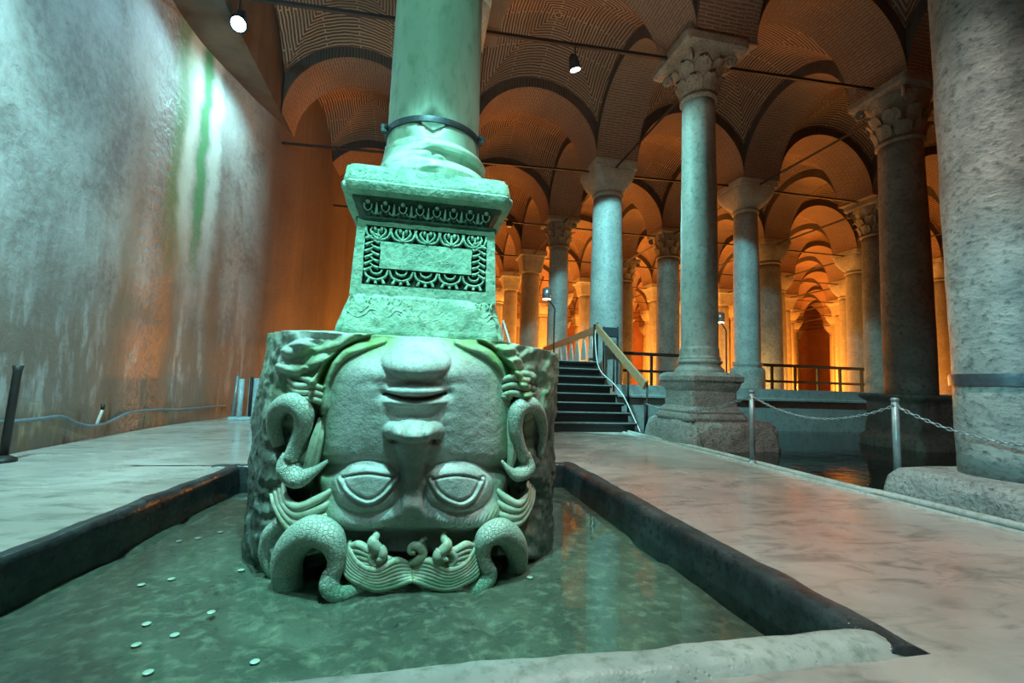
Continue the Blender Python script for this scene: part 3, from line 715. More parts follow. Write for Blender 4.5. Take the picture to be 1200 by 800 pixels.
for _pass in range(3):
    vk = [380, 392, 400, 410, 425, 445, 470, 510, 545, 560, 585, 605, 622, 640, 670, 720]
    wk = [20, 52, 70, 85, 98, 106, 111, 113, 112, 112, 110, 104, 95, 90, 88, 88]
    W = np.interp(v, vk, wk); Cc = np.interp(v, [400, 480, 560, 640], [489, 488, 484, 484])
    rr = np.abs(u-Cc)/W
    face = 1-S(.97, 1.03, rr)
    vfade = S(386, 412, v)*(1-S(622, 650, v))
    D = np.zeros(u.shape)
    D += .15*dome(rr*.985, .5)*S(388, 440, v)*(1-.55*S(600, 640, v))
    BIG = D+.05*S(1.03, 1.12, rr)+.05*gauss(ER(487, 423, 45, 30))+.05*dome(ER(430, 570, 42, 30), .62)+.05*dome(ER(537, 570, 42, 30), .62)
    D += -.06*gauss((rr-1.04)/.04)*S(395, 430, v)*(1-S(610, 640, v))      # groove round the face
    # hood band beside the jaw
    hbL, _ = pdist([(372, 475), (378, 445), (395, 420), (420, 406), (450, 398)])
    hbR, _ = pdist([(610, 480), (603, 450), (590, 428), (565, 410), (535, 399)])
    hw_ = np.interp(v, [398, 410, 475], [3, 7, 13])
    D += np.interp(v, [398, 412], [.015, .055])*np.maximum(dome(hbL/hw_), dome(hbR/hw_))
    # muzzle, chin, lips
    D += .035*gauss(ER(487, 470, 62, 58))
    D += .085*dome(ER(488, 423, 41, 23), .55)
    D += -.022*gauss(ER(487, 450, 42, 5))
    D += .048*dome(ER(487, 458, 34, 8), .6)
    ml, _ = pdist([(451, 461), (460, 463), (472, 466), (486, 466.5), (501, 466), (512, 463), (521, 460.5)])
    D += .026*dome(ER(470, 472, 23, 5.5, .10), 1)+.026*dome(ER(503, 472, 23, 5.5, -.10), 1)
    D -= .06*gauss(ml/2.2)
    D += -.02*(gauss(ER(447, 461, 5, 7))+gauss(ER(526, 460, 5, 7)))
    D -= .018*gauss(ER(487, 484, 30, 6))
    # nose, base uppermost
    nv = [490, 496, 502, 508, 516, 528, 545, 565, 590, 612]
    nh = np.interp(v, nv, [0, .02, .05, .075, .080, .072, .060, .048, .034, .0])
    nw = np.interp(v, nv, [22, 26, 28, 27, 24, 19, 15.5, 13.5, 13, 16])
    nr = np.abs(u-np.interp(v, [490, 600], [485, 483]))/nw
    D += nh*np.clip(1-nr**2.4, 0, 1)**.7
    D += .07*dome(ER(484, 503, 25, 13), .55)+.045*dome(ER(461, 504, 12, 11), .6)+.045*dome(ER(508, 504, 12, 11), .6)
    D -= .05*(gauss(ER(462, 516, 6, 3))+gauss(ER(507, 516, 6, 3)))
    D -= .012*gauss(ER(484, 588, 8, 16))
    # sockets, eyeballs, lids
    for ex, sg in ((430, -1), (537, 1)):
        D -= .040*gauss(ER(ex+sg*6, 566, 50, 27))
        D -= .060*gauss(ER(ex+sg*46, 549, 18, 8))            # deep outer corner
        D -= .022*gauss(ER(ex-sg*6, 545, 36, 6))
        D += .072*dome(ER(ex, 570, 42, 30), .62)
        if sg < 0: up = [(397, 562), (405, 575), (418, 585), (432, 589), (446, 583), (458, 571), (466, 560)]; lo = [(399, 561), (415, 557.5), (432, 556), (449, 558), (464, 560)]
        else: up = [(504, 563), (512, 577), (524, 586), (540, 591), (554, 585), (562, 574), (567, 563)]; lo = [(506, 563), (520, 559.5), (536, 558), (552, 560), (565, 564)]
        du, sd_ = pdist(up); dl, _ = pdist(lo)
        D += .012*gauss(du/1.7)-.012*gauss((du-3.8)/1.2)
        D -= .020*gauss(dl/1.3)
    # brow ridges
    bl, sl = pdist([(474, 592), (458, 606), (430, 614), (402, 611), (384, 600)])
    br, sr_ = pdist([(494, 594), (506, 606), (534, 612), (562, 609), (582, 600)])
    D += .034*gauss(bl/11)+.034*gauss(br/11)
    D += .004*np.sin((u+v*.6)*1.5)*gauss(br/5)*(u > 500)+.002*np.sin((u-v*.5)*1.5)*gauss(bl/5)
    D -= .045*S(614, 628, v)*(1-S(640, 668, v))*(rr < 1)
    # outer hair zone: flowing relief and rough stone
    P3 = V0
    zone = S(1.03, 1.12, rr)*(v > 380)
    side = np.clip(np.abs(Xb.ravel()-.0)-.62, 0, 1)/.3; side = np.clip(side, 0, 1)
    ang = np.sin(v*.33+6*np.sin(u*.035+v*.01)+vnoise(P3, 4, 8, 3)*4)
    D += zone*(.045+.010*ang*(1-side)+.018*vnoise(P3, 6, 21, 4)+.020*(1-2*np.abs(vnoise(P3*np.array([1, 1, .55]), 9, 25, 3))))-.26*S(648, 664, v)*(1-side)
    for (cx1, cy1, rx1, ry1, rt1, h1) in ((350, 410, 18, 9, -.3, .05), (372, 424, 16, 7, -.5, .045), (345, 432, 22, 7, .1, .05), (368, 448, 16, 6, .4, .04), (360, 402, 20, 5, -.1, .03),
            (600, 424, 14, 8, .5, .05), (612, 440, 16, 6, .1, .05), (610, 452, 18, 4.5, .15, .045), (606, 463, 18, 4.5, -.1, .05), (595, 410, 14, 6, .4, .04)):
        D += h1*dome(ER(cx1, cy1, rx1, ry1, rt1), .6)
    # dark undercut hollows
    for (cx1, cy1, rx1, ry1, h1) in ((346, 585, 20, 20, .13), (334, 520, 9, 22, .10), (372, 515, 8, 26, .06), (612, 582, 14, 20, .12), (632, 520, 8, 20, .08), (604, 515, 6, 26, .05), (371, 552, 16, 9, .06), (600, 552, 12, 9, .06), (370, 402, 9, 5, .05), (585, 402, 10, 5, .05), (335, 450, 6, 12, .06), (628, 450, 5, 10, .05)):
        D -= h1*gauss(ER(cx1, cy1, rx1, ry1))
    if _pass < 2:
        V2 = V0.copy(); V2[:, 1] -= BIG*np.clip(1-side, 0, 1)
        d_ = V2-CAM; dz = d_@fw; u = 600+F*(d_@RR)/dz; v = 400-F*(d_@UU)/dz
inx = np.abs(Xb.ravel())
D += side*(.025*vnoise(P3, 3.2, 31, 4)+.020*(1-2*np.abs(vnoise(P3*np.array([1, 1, .4]), 8, 33, 4)))-.02+.008*vnoise(P3, 26, 35, 3))
D += .0022*vnoise(P3, 30, 41, 3)+.004*vnoise(P3, 9, 43, 3)*face
D *= 1.0
topf = S(1, .97, tz)[None, :]*np.ones_like(Xb)     # roll the top edge over
# displace: on the face straight forward, at the flanks along the outward normal
wfr = np.clip(1-side, 0, 1)
dx_ = Nx.ravel()*(1-wfr); dy_ = -1*wfr+Ny.ravel()*(1-wfr)
ln = np.hypot(dx_, dy_)+1e-9
V1 = V0.copy(); V1[:, 0] += .03*S(-.7, -1.0, V1[:, 0])+.05*S(-.7, -1.0, V1[:, 0])*S(.5, 1.1, V1[:, 2]); V1[:, 0] += dx_/ln*D; V1[:, 1] += dy_/ln*D
V1[:, 2] += vnoise(P3, 5, 51, 3)*.008*np.repeat(S(.93, 1., tz)[None], len(ss), 0).ravel()
m_, n_ = Xb.shape
I = np.arange(m_*n_).reshape(m_, n_)
Fq = np.stack([I[:-1, :-1], I[1:, :-1], I[1:, 1:], I[:-1, 1:]], -1).reshape(-1, 4)
# top: rows shrinking toward the middle
top = V1.reshape(m_, n_, 3)[:, -1, :]; cen = np.array([0, 3.7, 1.15]); rows = [top]
for k in range(1, 9):
    t = k/8; r_ = top*(1-t)+cen*t; r_[:, 2] = top[:, 2]*(1-t)+1.16*t+(vnoise(r_, 6, 61, 3)*.012+.015)*(k > 0); rows.append(r_)
Vt = np.vstack(rows[1:]); base_i = len(V1)
idx = [I[:, -1]]+[base_i+np.arange(m_)+k*m_ for k in range(8)]
Ft = np.vstack([np.stack([idx[k][:-1], idx[k][1:], idx[k+1][1:], idx[k+1][:-1]], -1) for k in range(8)])
Vall = np.vstack([V1, Vt]); Fall = np.vstack([Fq, Ft])
loc = np.array(hb.location)
blk = mk('block', Vall-loc, Fall, M_headst, hb)
# algae mask: r green growth, g dark wet flanks plus painted shade in hollows
al = np.zeros((len(Vall), 4)); al[:, 3] = 1
nz_ = vnoise(V0, 3, 71, 4)
a1 = S(.72, 1.0, rr)*(1-S(1.35, 1.8, rr))*(.65+.5*nz_)*(1-.5*S(600, 640, v))
a1 = np.maximum(a1, np.maximum(gauss(hbL/14), gauss(hbR/14))*1.0)
a1 = np.maximum(a1, .55*side*(v < 520)*(.7+.8*nz_)+.35*(v > 655))
al[:len(V0), 0] = np.clip(a1, 0, 1)
g1 = side*S(430, 560, v)*(1.0+.4*nz_)+.8*gauss(ER(484, 545, 30, 42))*(.5+nz_)+.5*S(612, 630, v)*(rr < 1.1)*(1-S(660, 700, v))+.45*side  # nose bridge and under-brow terms paint shade into the stone
for (cx1, cy1, rx1, ry1) in ((346, 585, 22, 24), (612, 582, 16, 24), (632, 525, 10, 26), (334, 525, 9, 26)): g1 = g1+.9*gauss(ER(cx1, cy1, rx1, ry1))  # carved hollows get painted shade as well
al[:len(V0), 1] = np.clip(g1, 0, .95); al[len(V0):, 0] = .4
ca = blk.data.color_attributes.new('algae_shade', 'FLOAT_COLOR', 'POINT'); ca.data.foreach_set('color', al.ravel())
# surface finder for the carved snakes and locks
def ybase(x): 
    m = (bc[:, 1] < 3.45); return float(np.interp(x, bc[m][:, 0], bc[m][:, 1]))
def HP(uu, vv, f):
    Y = 2.8
    for _ in range(12):
        p = at_y(uu, vv, Y); Y = .5*Y+.5*(ybase(np.clip(p[0], -1, 1))-f)
    return at_y(uu, vv, Y)
def carve(name, pts, rad, mat, parent, k=7, n=14, strands=0, amp=.0, flat=1., px=.0049, **kw):
    P = smooth_path([HP(a, b, c) for a, b, c in pts], k)
    R = np.interp(np.linspace(0, 1, len(P)), np.linspace(0, 1, len(rad)), rad)*px
    return part(name, tube(P, R, n, strands, amp, flat), mat, parent, **kw)
def sub(o, name, pts, rad, mat, **k): return carve(name, pts, rad, mat, o, **k)
# snakes at jaw level
def snake(body, rad, headp, headr, n=16):
    s = carve('snake', body, rad, M_snake, hb, n=n)
    h = carve('snake_head', headp, headr, M_snake, s, n=12, flat=.75)
    return s
snake([(327, 522, .02), (322, 500, .05), (326, 480, .08), (342, 472, .10), (355, 482, .10), (355, 500, .09), (348, 520, .08), (341, 538, .08)], [7, 9, 11, 12, 12, 10, 9, 9],
      [(341, 532, .08), (338, 548, .08), (350, 560, .09), (368, 552, .10), (384, 540, .10)], [9, 14, 12, 6, 2])
snake([(632, 535, .02), (636, 508, .05), (632, 486, .08), (620, 474, .10), (607, 480, .10), (604, 500, .09), (608, 520, .08), (614, 536, .07)], [5, 7, 9, 11, 11, 9, 8, 8],
      [(614, 532, .07), (618, 548, .08), (606, 556, .09), (596, 550, .09), (588, 540, .09)], [8, 11, 9, 5, 2])
# thick snakes at the waterline
s = snake([(340, 690, .06), (336, 660, .09), (346, 636, .13), (368, 622, .16), (388, 632, .17), (394, 656, .17), (388, 680, .16)], [16, 17, 17, 17, 15, 9, 9],
      [(390, 668, .17), (386, 686, .18), (396, 696, .18), (412, 693, .16), (428, 688, .12)], [9, 11, 9, 7, 3])
s = snake([(604, 672, .03), (606, 650, .07), (600, 632, .12), (586, 622, .15), (570, 630, .16), (566, 648, .15), (572, 668, .14)], [12, 14, 15, 15, 13, 8, 8],
      [(570, 660, .14), (574, 674, .15), (566, 686, .15), (554, 692, .14), (542, 694, .12)], [8, 9, 9, 7, 3])
carve('snake', [(322, 672, .0), (314, 650, .02), (318, 625, .04), (330, 612, .05)], [8, 10, 10, 7], M_snake, hb)
# fanned locks beside the temples
for k in range(7):
    t = k/6
    o_ = .012*(-1)**k
    carve('hair_lock', [(392+8*t, 572+38*t, .03), (370+4*t, 586+33*t, .08+o_), (349-6*t, 594+25*t, .10+o_), (335-11*t, 584+10*t, .07+o_), (331-15*t, 562+10*t, .02)], [3.5, 5, 5.4, 4.2, 1.4], M_hair, hb, n=9)
    carve('hair_lock', [(580-8*t, 572+36*t, .03), (594-3*t, 584+30*t, .07+o_), (608+2*t, 590+20*t, .09+o_), (617+6*t, 578+10*t, .06+o_), (619+8*t, 560+9*t, .01)], [3, 4.8, 5, 4, 1.3], M_hair, hb, n=9)
# locks rolled over the cheek at jaw height
for k in range(3):
    carve('hair_lock', [(585, 447+9*k, .04), (600, 442+9*k, .09), (616, 446+9*k, .09), (622, 440+9*k, .05)], [3, 4.5, 4.5, 2], M_hair, hb, n=9)
    carve('hair_lock', [(385, 458+8*k, .03), (368, 452+8*k, .08), (350, 452+7*k, .08), (338, 444+7*k, .04)], [3, 4, 4, 2], M_hair, hb, n=9)
carve('hair_lock', [(378, 490, .02), (372, 515, .05), (366, 540, .05), (360, 556, .03)], [4, 7, 8, 5], M_hair, hb, strands=6, amp=.15, n=24)
carve('hair_lock', [(592, 470, .03), (598, 500, .05), (600, 530, .05), (597, 548, .03)], [3, 5, 6, 4], M_hair, hb, strands=5, amp=.15, n=20)
# forehead hair: two big locks parted in the middle, curling up into volutes
def lockfan(sgn, cx):
    for k in range(7):
        t = k/6
        pts = [(cx+sgn*3, 662+3*k, .09+.012*k), (cx+sgn*22, 657+4.6*k, .145), (cx+sgn*44, 667+3.6*k, .165), (cx+sgn*(62+2*t), 664+3.4*k-3, .16), (cx+sgn*(74+6*t), 646+4*k, .13), (cx+sgn*(76+4*t), 634+2*k, .09)]
        carve('hair_lock', pts, [2.2, 4.2, 4.6, 4.6, 3.8, 2], M_hair, hb, n=9)
lockfan(-1, 486); lockfan(1, 480)
def curl(cx, cy, sgn, sc1):
    # spiral volute
    P = []
    for t in np.linspace(0, 1, 15):
        a = 4.2*t*pi*.62; r = sc1*(1-.82*t); P.append((cx+sgn*r*math.cos(a), cy+r*math.sin(a)*.9, .14+.05*t))
    c = carve('hair_curl', P, [5*sc1/16, 6.2*sc1/16, 4.5*sc1/16, 3*sc1/16], M_hair, hb, k=3, n=12, strands=3, amp=.12)
    return c
curl(443, 652, 1, 14); curl(524, 652, -1, 14)
for sgn, cx, cy in ((1, 436, 650), (-1, 530, 650)):
    for k in range(4):
        carve('hair_lock', [(cx-sgn*28, cy-8+6*k, .09), (cx-sgn*16, cy-12+6.5*k, .145), (cx-sgn*3, cy-5+5*k, .16), (cx+sgn*8, cy-2+3*k, .14)], [3, 4.5, 4.5, 2.5], M_hair, hb, n=9)
for cx, cy, s1 in ((438, 625, 1), (523, 628, -1)):
    carve('hair_curl', [(cx+s1*2, cy-6, .10), (cx+s1*3, cy+2, .14), (cx-s1*1, cy+10, .17), (cx+s1*5, cy+18, .17), (cx+s1*12, cy+20, .14)], [1.5, 4, 6, 6, 4], M_hair, hb, n=12)
    carve('hair_curl', [(cx+s1*7, cy+16, .17), (cx+s1*10, cy+24, .17), (cx+s1*6, cy+32, .15), (cx-s1*4, cy+34, .13)], [5, 6, 5, 3], M_hair, hb, n=12)
carve('hair_curl', [(478, 660, .10), (490, 656, .13), (496, 648, .13), (490, 640, .13), (482, 641, .12), (481, 647, .13), (487, 648, .14)], [3, 5, 5, 5, 4, 3, 2], M_hair, hb, n=12)
carve('hair_curl', [(498, 640, .09), (494, 634, .11), (500, 630, .10)], [2, 3.2, 2], M_hair, hb, n=10)

# ================================================================ PEDESTAL ABOVE THE HEAD
PCX, PCY = .035, 3.32
pd = thing('carved_pedestal', 'green marble pedestal carved with a leafy panel, standing on the upside-down head', 'pedestal', (PCX, PCY, 1.15))
prof = [(.50, 1.15), (.505, 1.18), (.485, 1.27), (.462, 1.36), (.447, 1.41)]
part('foot', loft_sq(dens(prof, .015), PCX, PCY, 50, .022, 9, 3, 1, .05), M_ped, pd)
HD = .428
# die: face with a recessed ring on the front
zb_, zt_ = 1.40, 1.885
def die_front():
    n1, n2 = 170, 96; xs_ = np.linspace(-1, 1, n1); zs_ = np.linspace(zb_, zt_, n2); X, Z = np.meshgrid(xs_, zs_, indexing='ij')
    hw = .446-(Z-zb_)/(zt_-zb_)*.02
    px_ = X*hw; t = (Z-zb_)/(zt_-zb_)
    inx_ = (np.abs(px_) < .375)&(Z > zb_+.075)&(Z < zt_-.045); iny_ = (np.abs(px_) < .285)&(Z > zb_+.175)&(Z < zt_-.135)
    rec = (inx_ & ~iny_)*.038
    V = np.stack([PCX+px_, PCY-hw+rec, Z], -1).reshape(-1, 3)
    V[:, 1] += vnoise(V, 12, 5, 4)*.006
    I = np.arange(n1*n2).reshape(n1, n2)
    return V, np.stack([I[:-1, :-1], I[1:, :-1], I[1:, 1:], I[:-1, 1:]], -1).reshape(-1, 4)
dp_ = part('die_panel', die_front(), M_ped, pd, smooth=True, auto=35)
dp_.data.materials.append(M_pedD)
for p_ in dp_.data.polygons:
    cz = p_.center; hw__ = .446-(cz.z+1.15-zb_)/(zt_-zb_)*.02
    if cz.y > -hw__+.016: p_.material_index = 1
V, Fc = loft_sq(dens([(.445, zb_), (.425, zt_)], .03), PCX, PCY, 20, .006, 9, 7, 1, .012)
V[:, 1] = np.maximum(V[:, 1], PCY-.385)
part('die', (V, Fc), M_ped, pd, auto=40)
yf = PCY-.437
def relief(pts, r, name='carved_leaf', flat=.9, k=4):
    P = smooth_path([(PCX+a, yf+.012, b) for a, b in pts], k); R = np.interp(np.linspace(0, 1, len(P)), np.linspace(0, 1, len(r)), r)
    return part(name, tube(P, R, 7, flat=flat*1.6), M_ped, pd)
for k in range(5):     # upper row of palmettes
    c = -.30+.15*k; z1 = zt_-.05; z0 = zt_-.13
    relief([(c, z0-.002), (c, z0+.03), (c, z1-.01)], [.012, .009, .006])
    for s_ in (-1, 1):
        relief([(c, z0), (c+s_*.03, z0+.028), (c+s_*.045, z0+.055), (c+s_*.035, z1)], [.010, .009, .008, .006])
        relief([(c+s_*.004, z0), (c+s_*.05, z0+.012), (c+s_*.072, z0+.05), (c+s_*.07, z1)], [.008, .009, .009, .007])
        relief([(c+s_*.02, z1-.002), (c+s_*.018, z1-.02), (c+s_*.022, z1-.032)], [.010, .011, .005])
for k in range(5):     # lower row of hanging arcs
    c = -.30+.15*k; z1 = zb_+.172; z0 = zb_+.08
    relief([(c-.07, z1), (c-.055, z1-.045), (c, z1-.066), (c+.055, z1-.045), (c+.07, z1)], [.007, .009, .01, .009, .007])
    relief([(c-.035, z1), (c-.025, z1-.022), (c, z1-.03), (c+.025, z1-.022), (c+.035, z1)], [.006, .007, .008, .007, .006])
    for s_ in (-1, 0, 1): relief([(c+s_*.035, z1-.07+abs(s_)*.012), (c+s_*.05, z0)], [.009, .012])
for s_ in (-1, 1):
    z = zb_+.16; k = 0
    while z < zt_-.10:
        relief([(s_*.372, z-.004), (s_*.345, z+.012), (s_*.315, z+.034)], [.012, .009, .003])
        relief([(s_*.288, z+.018), (s_*.315, z+.028), (s_*.342, z+.05)], [.012, .009, .003])
        z += .040; k += 1
# foot carving: shallow scrolls
for k in range(6):
    c = -.37+.148*k
    pts = [(c-.08, 1.30), (c-.03, 1.265), (c+.02, 1.28), (c+.05, 1.315), (c+.09, 1.31)]
    P = smooth_path([(PCX+a, PCY-np.interp(b, [1.18, 1.27, 1.36], [.505, .485, .462])+.004, b) for a, b in pts], 5)
    part('carved_scroll', tube(P, .006, 7), M_ped, pd)
    pts = [(c-.05, 1.33), (c, 1.30), (c+.04, 1.34)]
    P = smooth_path([(PCX+a, PCY-np.interp(b, [1.18, 1.27, 1.36], [.505, .485, .462])+.004, b) for a, b in pts], 5)
    part('carved_scroll', tube(P, .005, 7), M_ped, pd)
for k in range(26):
    c = -.42+.0336*k
    pts = [(c, 1.395), (c+.008*(-1)**k, 1.375), (c, 1.352)]
    P = smooth_path([(PCX+a, PCY-np.interp(b, [1.27, 1.36, 1.41], [.485, .462, .447])+.003, b) for a, b in pts], 4)
    part('carved_leaf', tube(P, [.008]*(len(P)-2)+[.004, .003], 6), M_ped, pd)
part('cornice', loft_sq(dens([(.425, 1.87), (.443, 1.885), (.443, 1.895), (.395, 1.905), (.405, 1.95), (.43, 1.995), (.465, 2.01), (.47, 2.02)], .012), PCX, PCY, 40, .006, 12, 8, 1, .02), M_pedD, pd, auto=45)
for k in range(8):
    c = -.37+.105*k; yk = PCY-.448
    g = lathe([(0.002, -.015), (.011, -.010), (.015, 0), (.011, .010), (.002, .015)], 12, caps=False); V = np.array(g[0])+(PCX+c, yk, 1.985)
    part('bead', (V, g[1]), M_ped, pd)
    P = smooth_path([(PCX+c-.022, yk+.008, 1.975), (PCX+c-.020, yk+.014, 1.950), (PCX+c, yk+.02, 1.935), (PCX+c+.020, yk+.014, 1.950), (PCX+c+.022, yk+.008, 1.975)], 4)
    part('carved_leaf', tube(P, [.005]*len(P), 6), M_ped, pd)
    if k < 7:
        P = smooth_path([(PCX+c+.0525, yk+.004, 1.985), (PCX+c+.0525, yk+.014, 1.95), (PCX+c+.0525, yk+.024, 1.915)], 4)
        part('carved_dart', tube(P, np.linspace(.004, .013, len(P)), 6), M_ped, pd)
        for s_ in (-1, 1):
            P = smooth_path([(PCX+c+.0525+s_*.004, yk+.022, 1.918), (PCX+c+.0525+s_*.022, yk+.018, 1.922), (PCX+c+.0525+s_*.030, yk+.016, 1.935)], 4)
            part('carved_leaf', tube(P, [.005]*len(P), 6), M_ped, pd)
part('top_slab', loft_sq(dens([(.47, 2.015), (.522, 2.03), (.532, 2.055), (.535, 2.075), (.520, 2.09), (.522, 2.10), (.512, 2.16), (.505, 2.19), (.47, 2.20)], .012), PCX, PCY, 50, .010, 7, 9, 1, .035), M_ped, pd, auto=45)
# column on top
mc = thing('column', 'pale green column with iron hoop rising from the carved pedestal', 'column', (.05, PCY, 2.19))
prof = dens([(.41, 2.18), (.42, 2.24), (.425, 2.28), (.40, 2.33), (.36, 2.345), (.352, 2.385), (.36, 2.405), (.385, 2.415), (.39, 2.445), (.375, 2.47), (.345, 2.485), (.33, 2.51)], .008)
V, Fc = lathe(prof, 90, .05, PCY, .004, 8)
aa = np.arctan2(V[:, 1]-PCY, V[:, 0]-.05)
br_ = S(.30, .44, .25*vnoise(np.stack([np.cos(aa), np.sin(aa), V[:, 2]*6], -1), 3, 13, 3)+.6*np.cos(aa+2.45)-.04)   # broken stretch of the mouldings
rad = np.hypot(V[:, 0]-.05, V[:, 1]-PCY); newr = rad*(1-br_)+br_*(.345+.05*S(2.50, 2.25, V[:, 2])+.02*vnoise(V, 14, 17, 3))
V[:, 0] = .05+np.cos(aa)*newr; V[:, 1] = PCY+np.sin(aa)*newr
part('base_moulding', (V, Fc), M_shaftM, mc, auto=50)
V, Fc = lathe([(r, z) for r, z in zip(np.interp(np.linspace(0, 1, 110), [0, .05, 1], [.338, .33, .29]), np.linspace(2.45, 6.0, 110))], 90, .05, PCY, .004, 3)
aa = np.arctan2(V[:, 1]-PCY, V[:, 0]-.05)
chip = 1.6*np.clip(1-np.abs(aa+1.62)/.32-np.abs(V[:, 2]-2.62)/.10, 0, 1)**.5+1.2*np.clip(1-np.abs(aa+2.25)/.35-np.abs(V[:, 2]-2.50)/.09, 0, 1)**.5
rad = np.hypot(V[:, 0]-.05, V[:, 1]-PCY)-.035*chip
V[:, 0] = .05+np.cos(aa)*rad; V[:, 1] = PCY+np.sin(aa)*rad
part('shaft', (V, Fc), M_shaftM, mc)
band = part('iron_hoop', lathe([(.330, 2.615), (.344, 2.615), (.346, 2.635), (.344, 2.655), (.330, 2.655)], 72, .05, PCY, caps=False), M_steel, mc, auto=40)
for a in (pi+.35, -.42):
    c = np.array([.05+.365*math.cos(a), PCY+.365*math.sin(a), 2.635]); 
    P = [c+np.array([-math.sin(a), math.cos(a), 0])*t for t in (-.04, .04)]
    part('bolt', tube(P, .010, 8, up=(0, 0, 1)), M_steel, band)
    part('clamp_ear', bbox(c[0]-.022, c[0]+.022, c[1]-.02, c[1]+.02, c[2]-.028, c[2]+.028, .005), M_steel, band, smooth=False)
cg = G(); V, Fc = cap_plain(5.95, 6.85, .30, .58); V = np.array(V)+(.05, PCY, 0); part('capital', (V, Fc), M_cap, mc)

# ================================================================ TIE RODS
def rod(p0, p1, r, label, group=None):
    o = mk('tie_rod', *tube([np.array(p0, float), np.array(p1, float)], [r*1.1]*2, 4, up=(0, .7, .7)), M_iron, smooth=False)
    return tag(o, label, 'tie rod', group)
zr = 6.72
def Z_(x): return 6.43+.039*(x+3.0) if x < 9 else 6.9
rod((wall_x(7.1), 7.1, 6.42), (PC[0]-.5, 7.1, 6.78), .034, 'long black iron tie rod crossing high in front, carrying the hanging lamp')
rod((PC[0]+.55, 7.1, 6.80), (8.6, 7.05, 6.9), .032, 'black iron tie rod between the pedestal column and the dark granite column')
rod((wall_x(11.5), 11.5, 6.42), (X0-.5, 11.5, 6.55), .03, 'iron tie rod running from the left wall behind the green column shaft')
rod((X0+.5, 11.5, 6.56), (4.4, 11.5, 6.70), .03, 'iron tie rod ending at the cushion capital above the stairs')
rod((5.5, 11.5, 6.70), (8.75, 11.5, 6.82), .03, 'iron tie rod between the cushion capital and the slim column')
rod((9.85, 11.5, 6.82), (13.3, 11.5, 6.85), .03, 'iron tie rod behind the dark granite column, over the orange bay')
rod((4.95, 7.6, 6.7), (4.95, 11.0, 6.66), .03, 'slanting iron tie rod running back from the pedestal column')
rod((9.3, 7.6, 6.7), (9.3, 11.0, 6.70), .03, 'slanting iron tie rod running back from the dark granite column')
rod((4.95, 12.1, 6.66), (4.95, 15.4, 6.66), .03, 'iron tie rod running back from the cushion capital')
rod((9.3, 12.1, 6.66), (9.3, 15.4, 6.66), .03, 'iron tie rod running back from the slim grey column')
grp = 'tie rods of the far bays'
for j in range(3, NJ):
    for i in range(-1, NI):
        if i == -1: a, b = (wall_x(gy(j)), gy(j), 6.6), (X0-.5, gy(j), 6.62)
        else: a, b = (gx(i)+.5, gy(j), 6.66), (gx(i+1)-.5, gy(j), 6.66)
        if infrustum(*a, 0) or infrustum(*b, 0): rod(a, b, .03, 'thin iron tie rod spanning a far orange-lit bay', grp)
for i in range(1, NI+1):
    for j in range(2, NJ):
        if (i, j) in ((1, 2), (2, 2)): continue
        a, b = (gx(i), gy(j)+.5, 6.66), (gx(i), gy(j+1)-.5, 6.66)
        if infrustum(*a, 0) and infrustum(*b, 0): rod(a, b, .03, 'thin iron tie rod spanning a far orange-lit bay', grp)

# ================================================================ STAIRS, DECK, RAILS
st = thing('staircase', 'black board staircase with worn pale edges climbing behind the head', 'staircase', (3.2, 8.4, 0))
xa, xb = 2.0, 4.30
for k in range(8):
    y = 8.42+.25*k; z = .18*(k+1); xr = xb-.022*k
    s_ = part('step', bbox(xa, xr, y, y+.30, z-.055, z, .008), M_tread, st, smooth=False)
    part('step_edge', bbox(xa, xr-.01, y-.012, y+.012, z-.018, z+.004, .004), M_edge, s_, smooth=False)
    part('riser_board', box(xa+.02, xr-.03, y+.05, y+.075, z-.18, z-.05), M_tread, st, smooth=False)
for x in (xa+.02, xb-.20):
    V = [(x, 8.45, -.1), (x, 10.6, 1.40), (x, 10.6, 1.12), (x, 8.85, -.1), (x+.05, 8.45, -.1), (x+.05, 10.6, 1.40), (x+.05, 10.6, 1.12), (x+.05, 8.85, -.1)]
    part('stringer', (V, [(0, 1, 2, 3), (7, 6, 5, 4), (0, 4, 5, 1), (1, 5, 6, 2), (2, 6, 7, 3), (3, 7, 4, 0)]), M_tread, st, smooth=False)
dk = mk('deck', *box(xa-.3, 4.3, 10.38, 20, 1.38, 1.44), M_tread, smooth=False); tag(dk, 'dark raised walkway deck at the head of the staircase', 'deck')
hr = thing('stair_handrail', 'sloping brown wooden handrail on dark posts beside the staircase', 'handrail', (4.35, 8.3, 0))
A = np.array([4.40, 8.30, .92]); B = np.array([4.22, 10.42, 2.30])
def board(A, B, w, h):
    A = np.array(A); B = np.array(B); d = (B-A)/np.linalg.norm(B-A); s_ = np.cross(d, (0, 0, 1)); s_ /= np.linalg.norm(s_); up_ = np.cross(s_, d)
    V = [P+s_*a*w/2+up_*b*h/2 for P in (A, B) for a in (-1, 1) for b in (-1, 1)]
    return V, [(0, 1, 3, 2), (4, 6, 7, 5), (0, 4, 5, 1), (2, 3, 7, 6), (0, 2, 6, 4), (1, 5, 7, 3)]
part('rail_board', board(A, B, .05, .17), M_wood, hr, smooth=False)
for t in (.0, .33, .62, 1.0):
    p = A*(1-t)+B*t; z0 = max(-.1, (p[1]-8.42)/.25*.18-.1)
    part('post', tube([(p[0]+.04, p[1], z0), (p[0]+.04, p[1], p[2]+.10)], .020, 8), M_iron, hr)
hr2 = thing('stair_handrail', 'white metal stair handrail just visible between the pedestal and the tan column', 'handrail', (1.9, 8.4, 0))
A2 = np.array([1.95, 8.6, 1.05]); B2 = np.array([1.95, 10.5, 2.32])
part('rail_tube', tube([A2, B2, B2+(0, .02, -.12)], .022, 8), M_white, hr2)
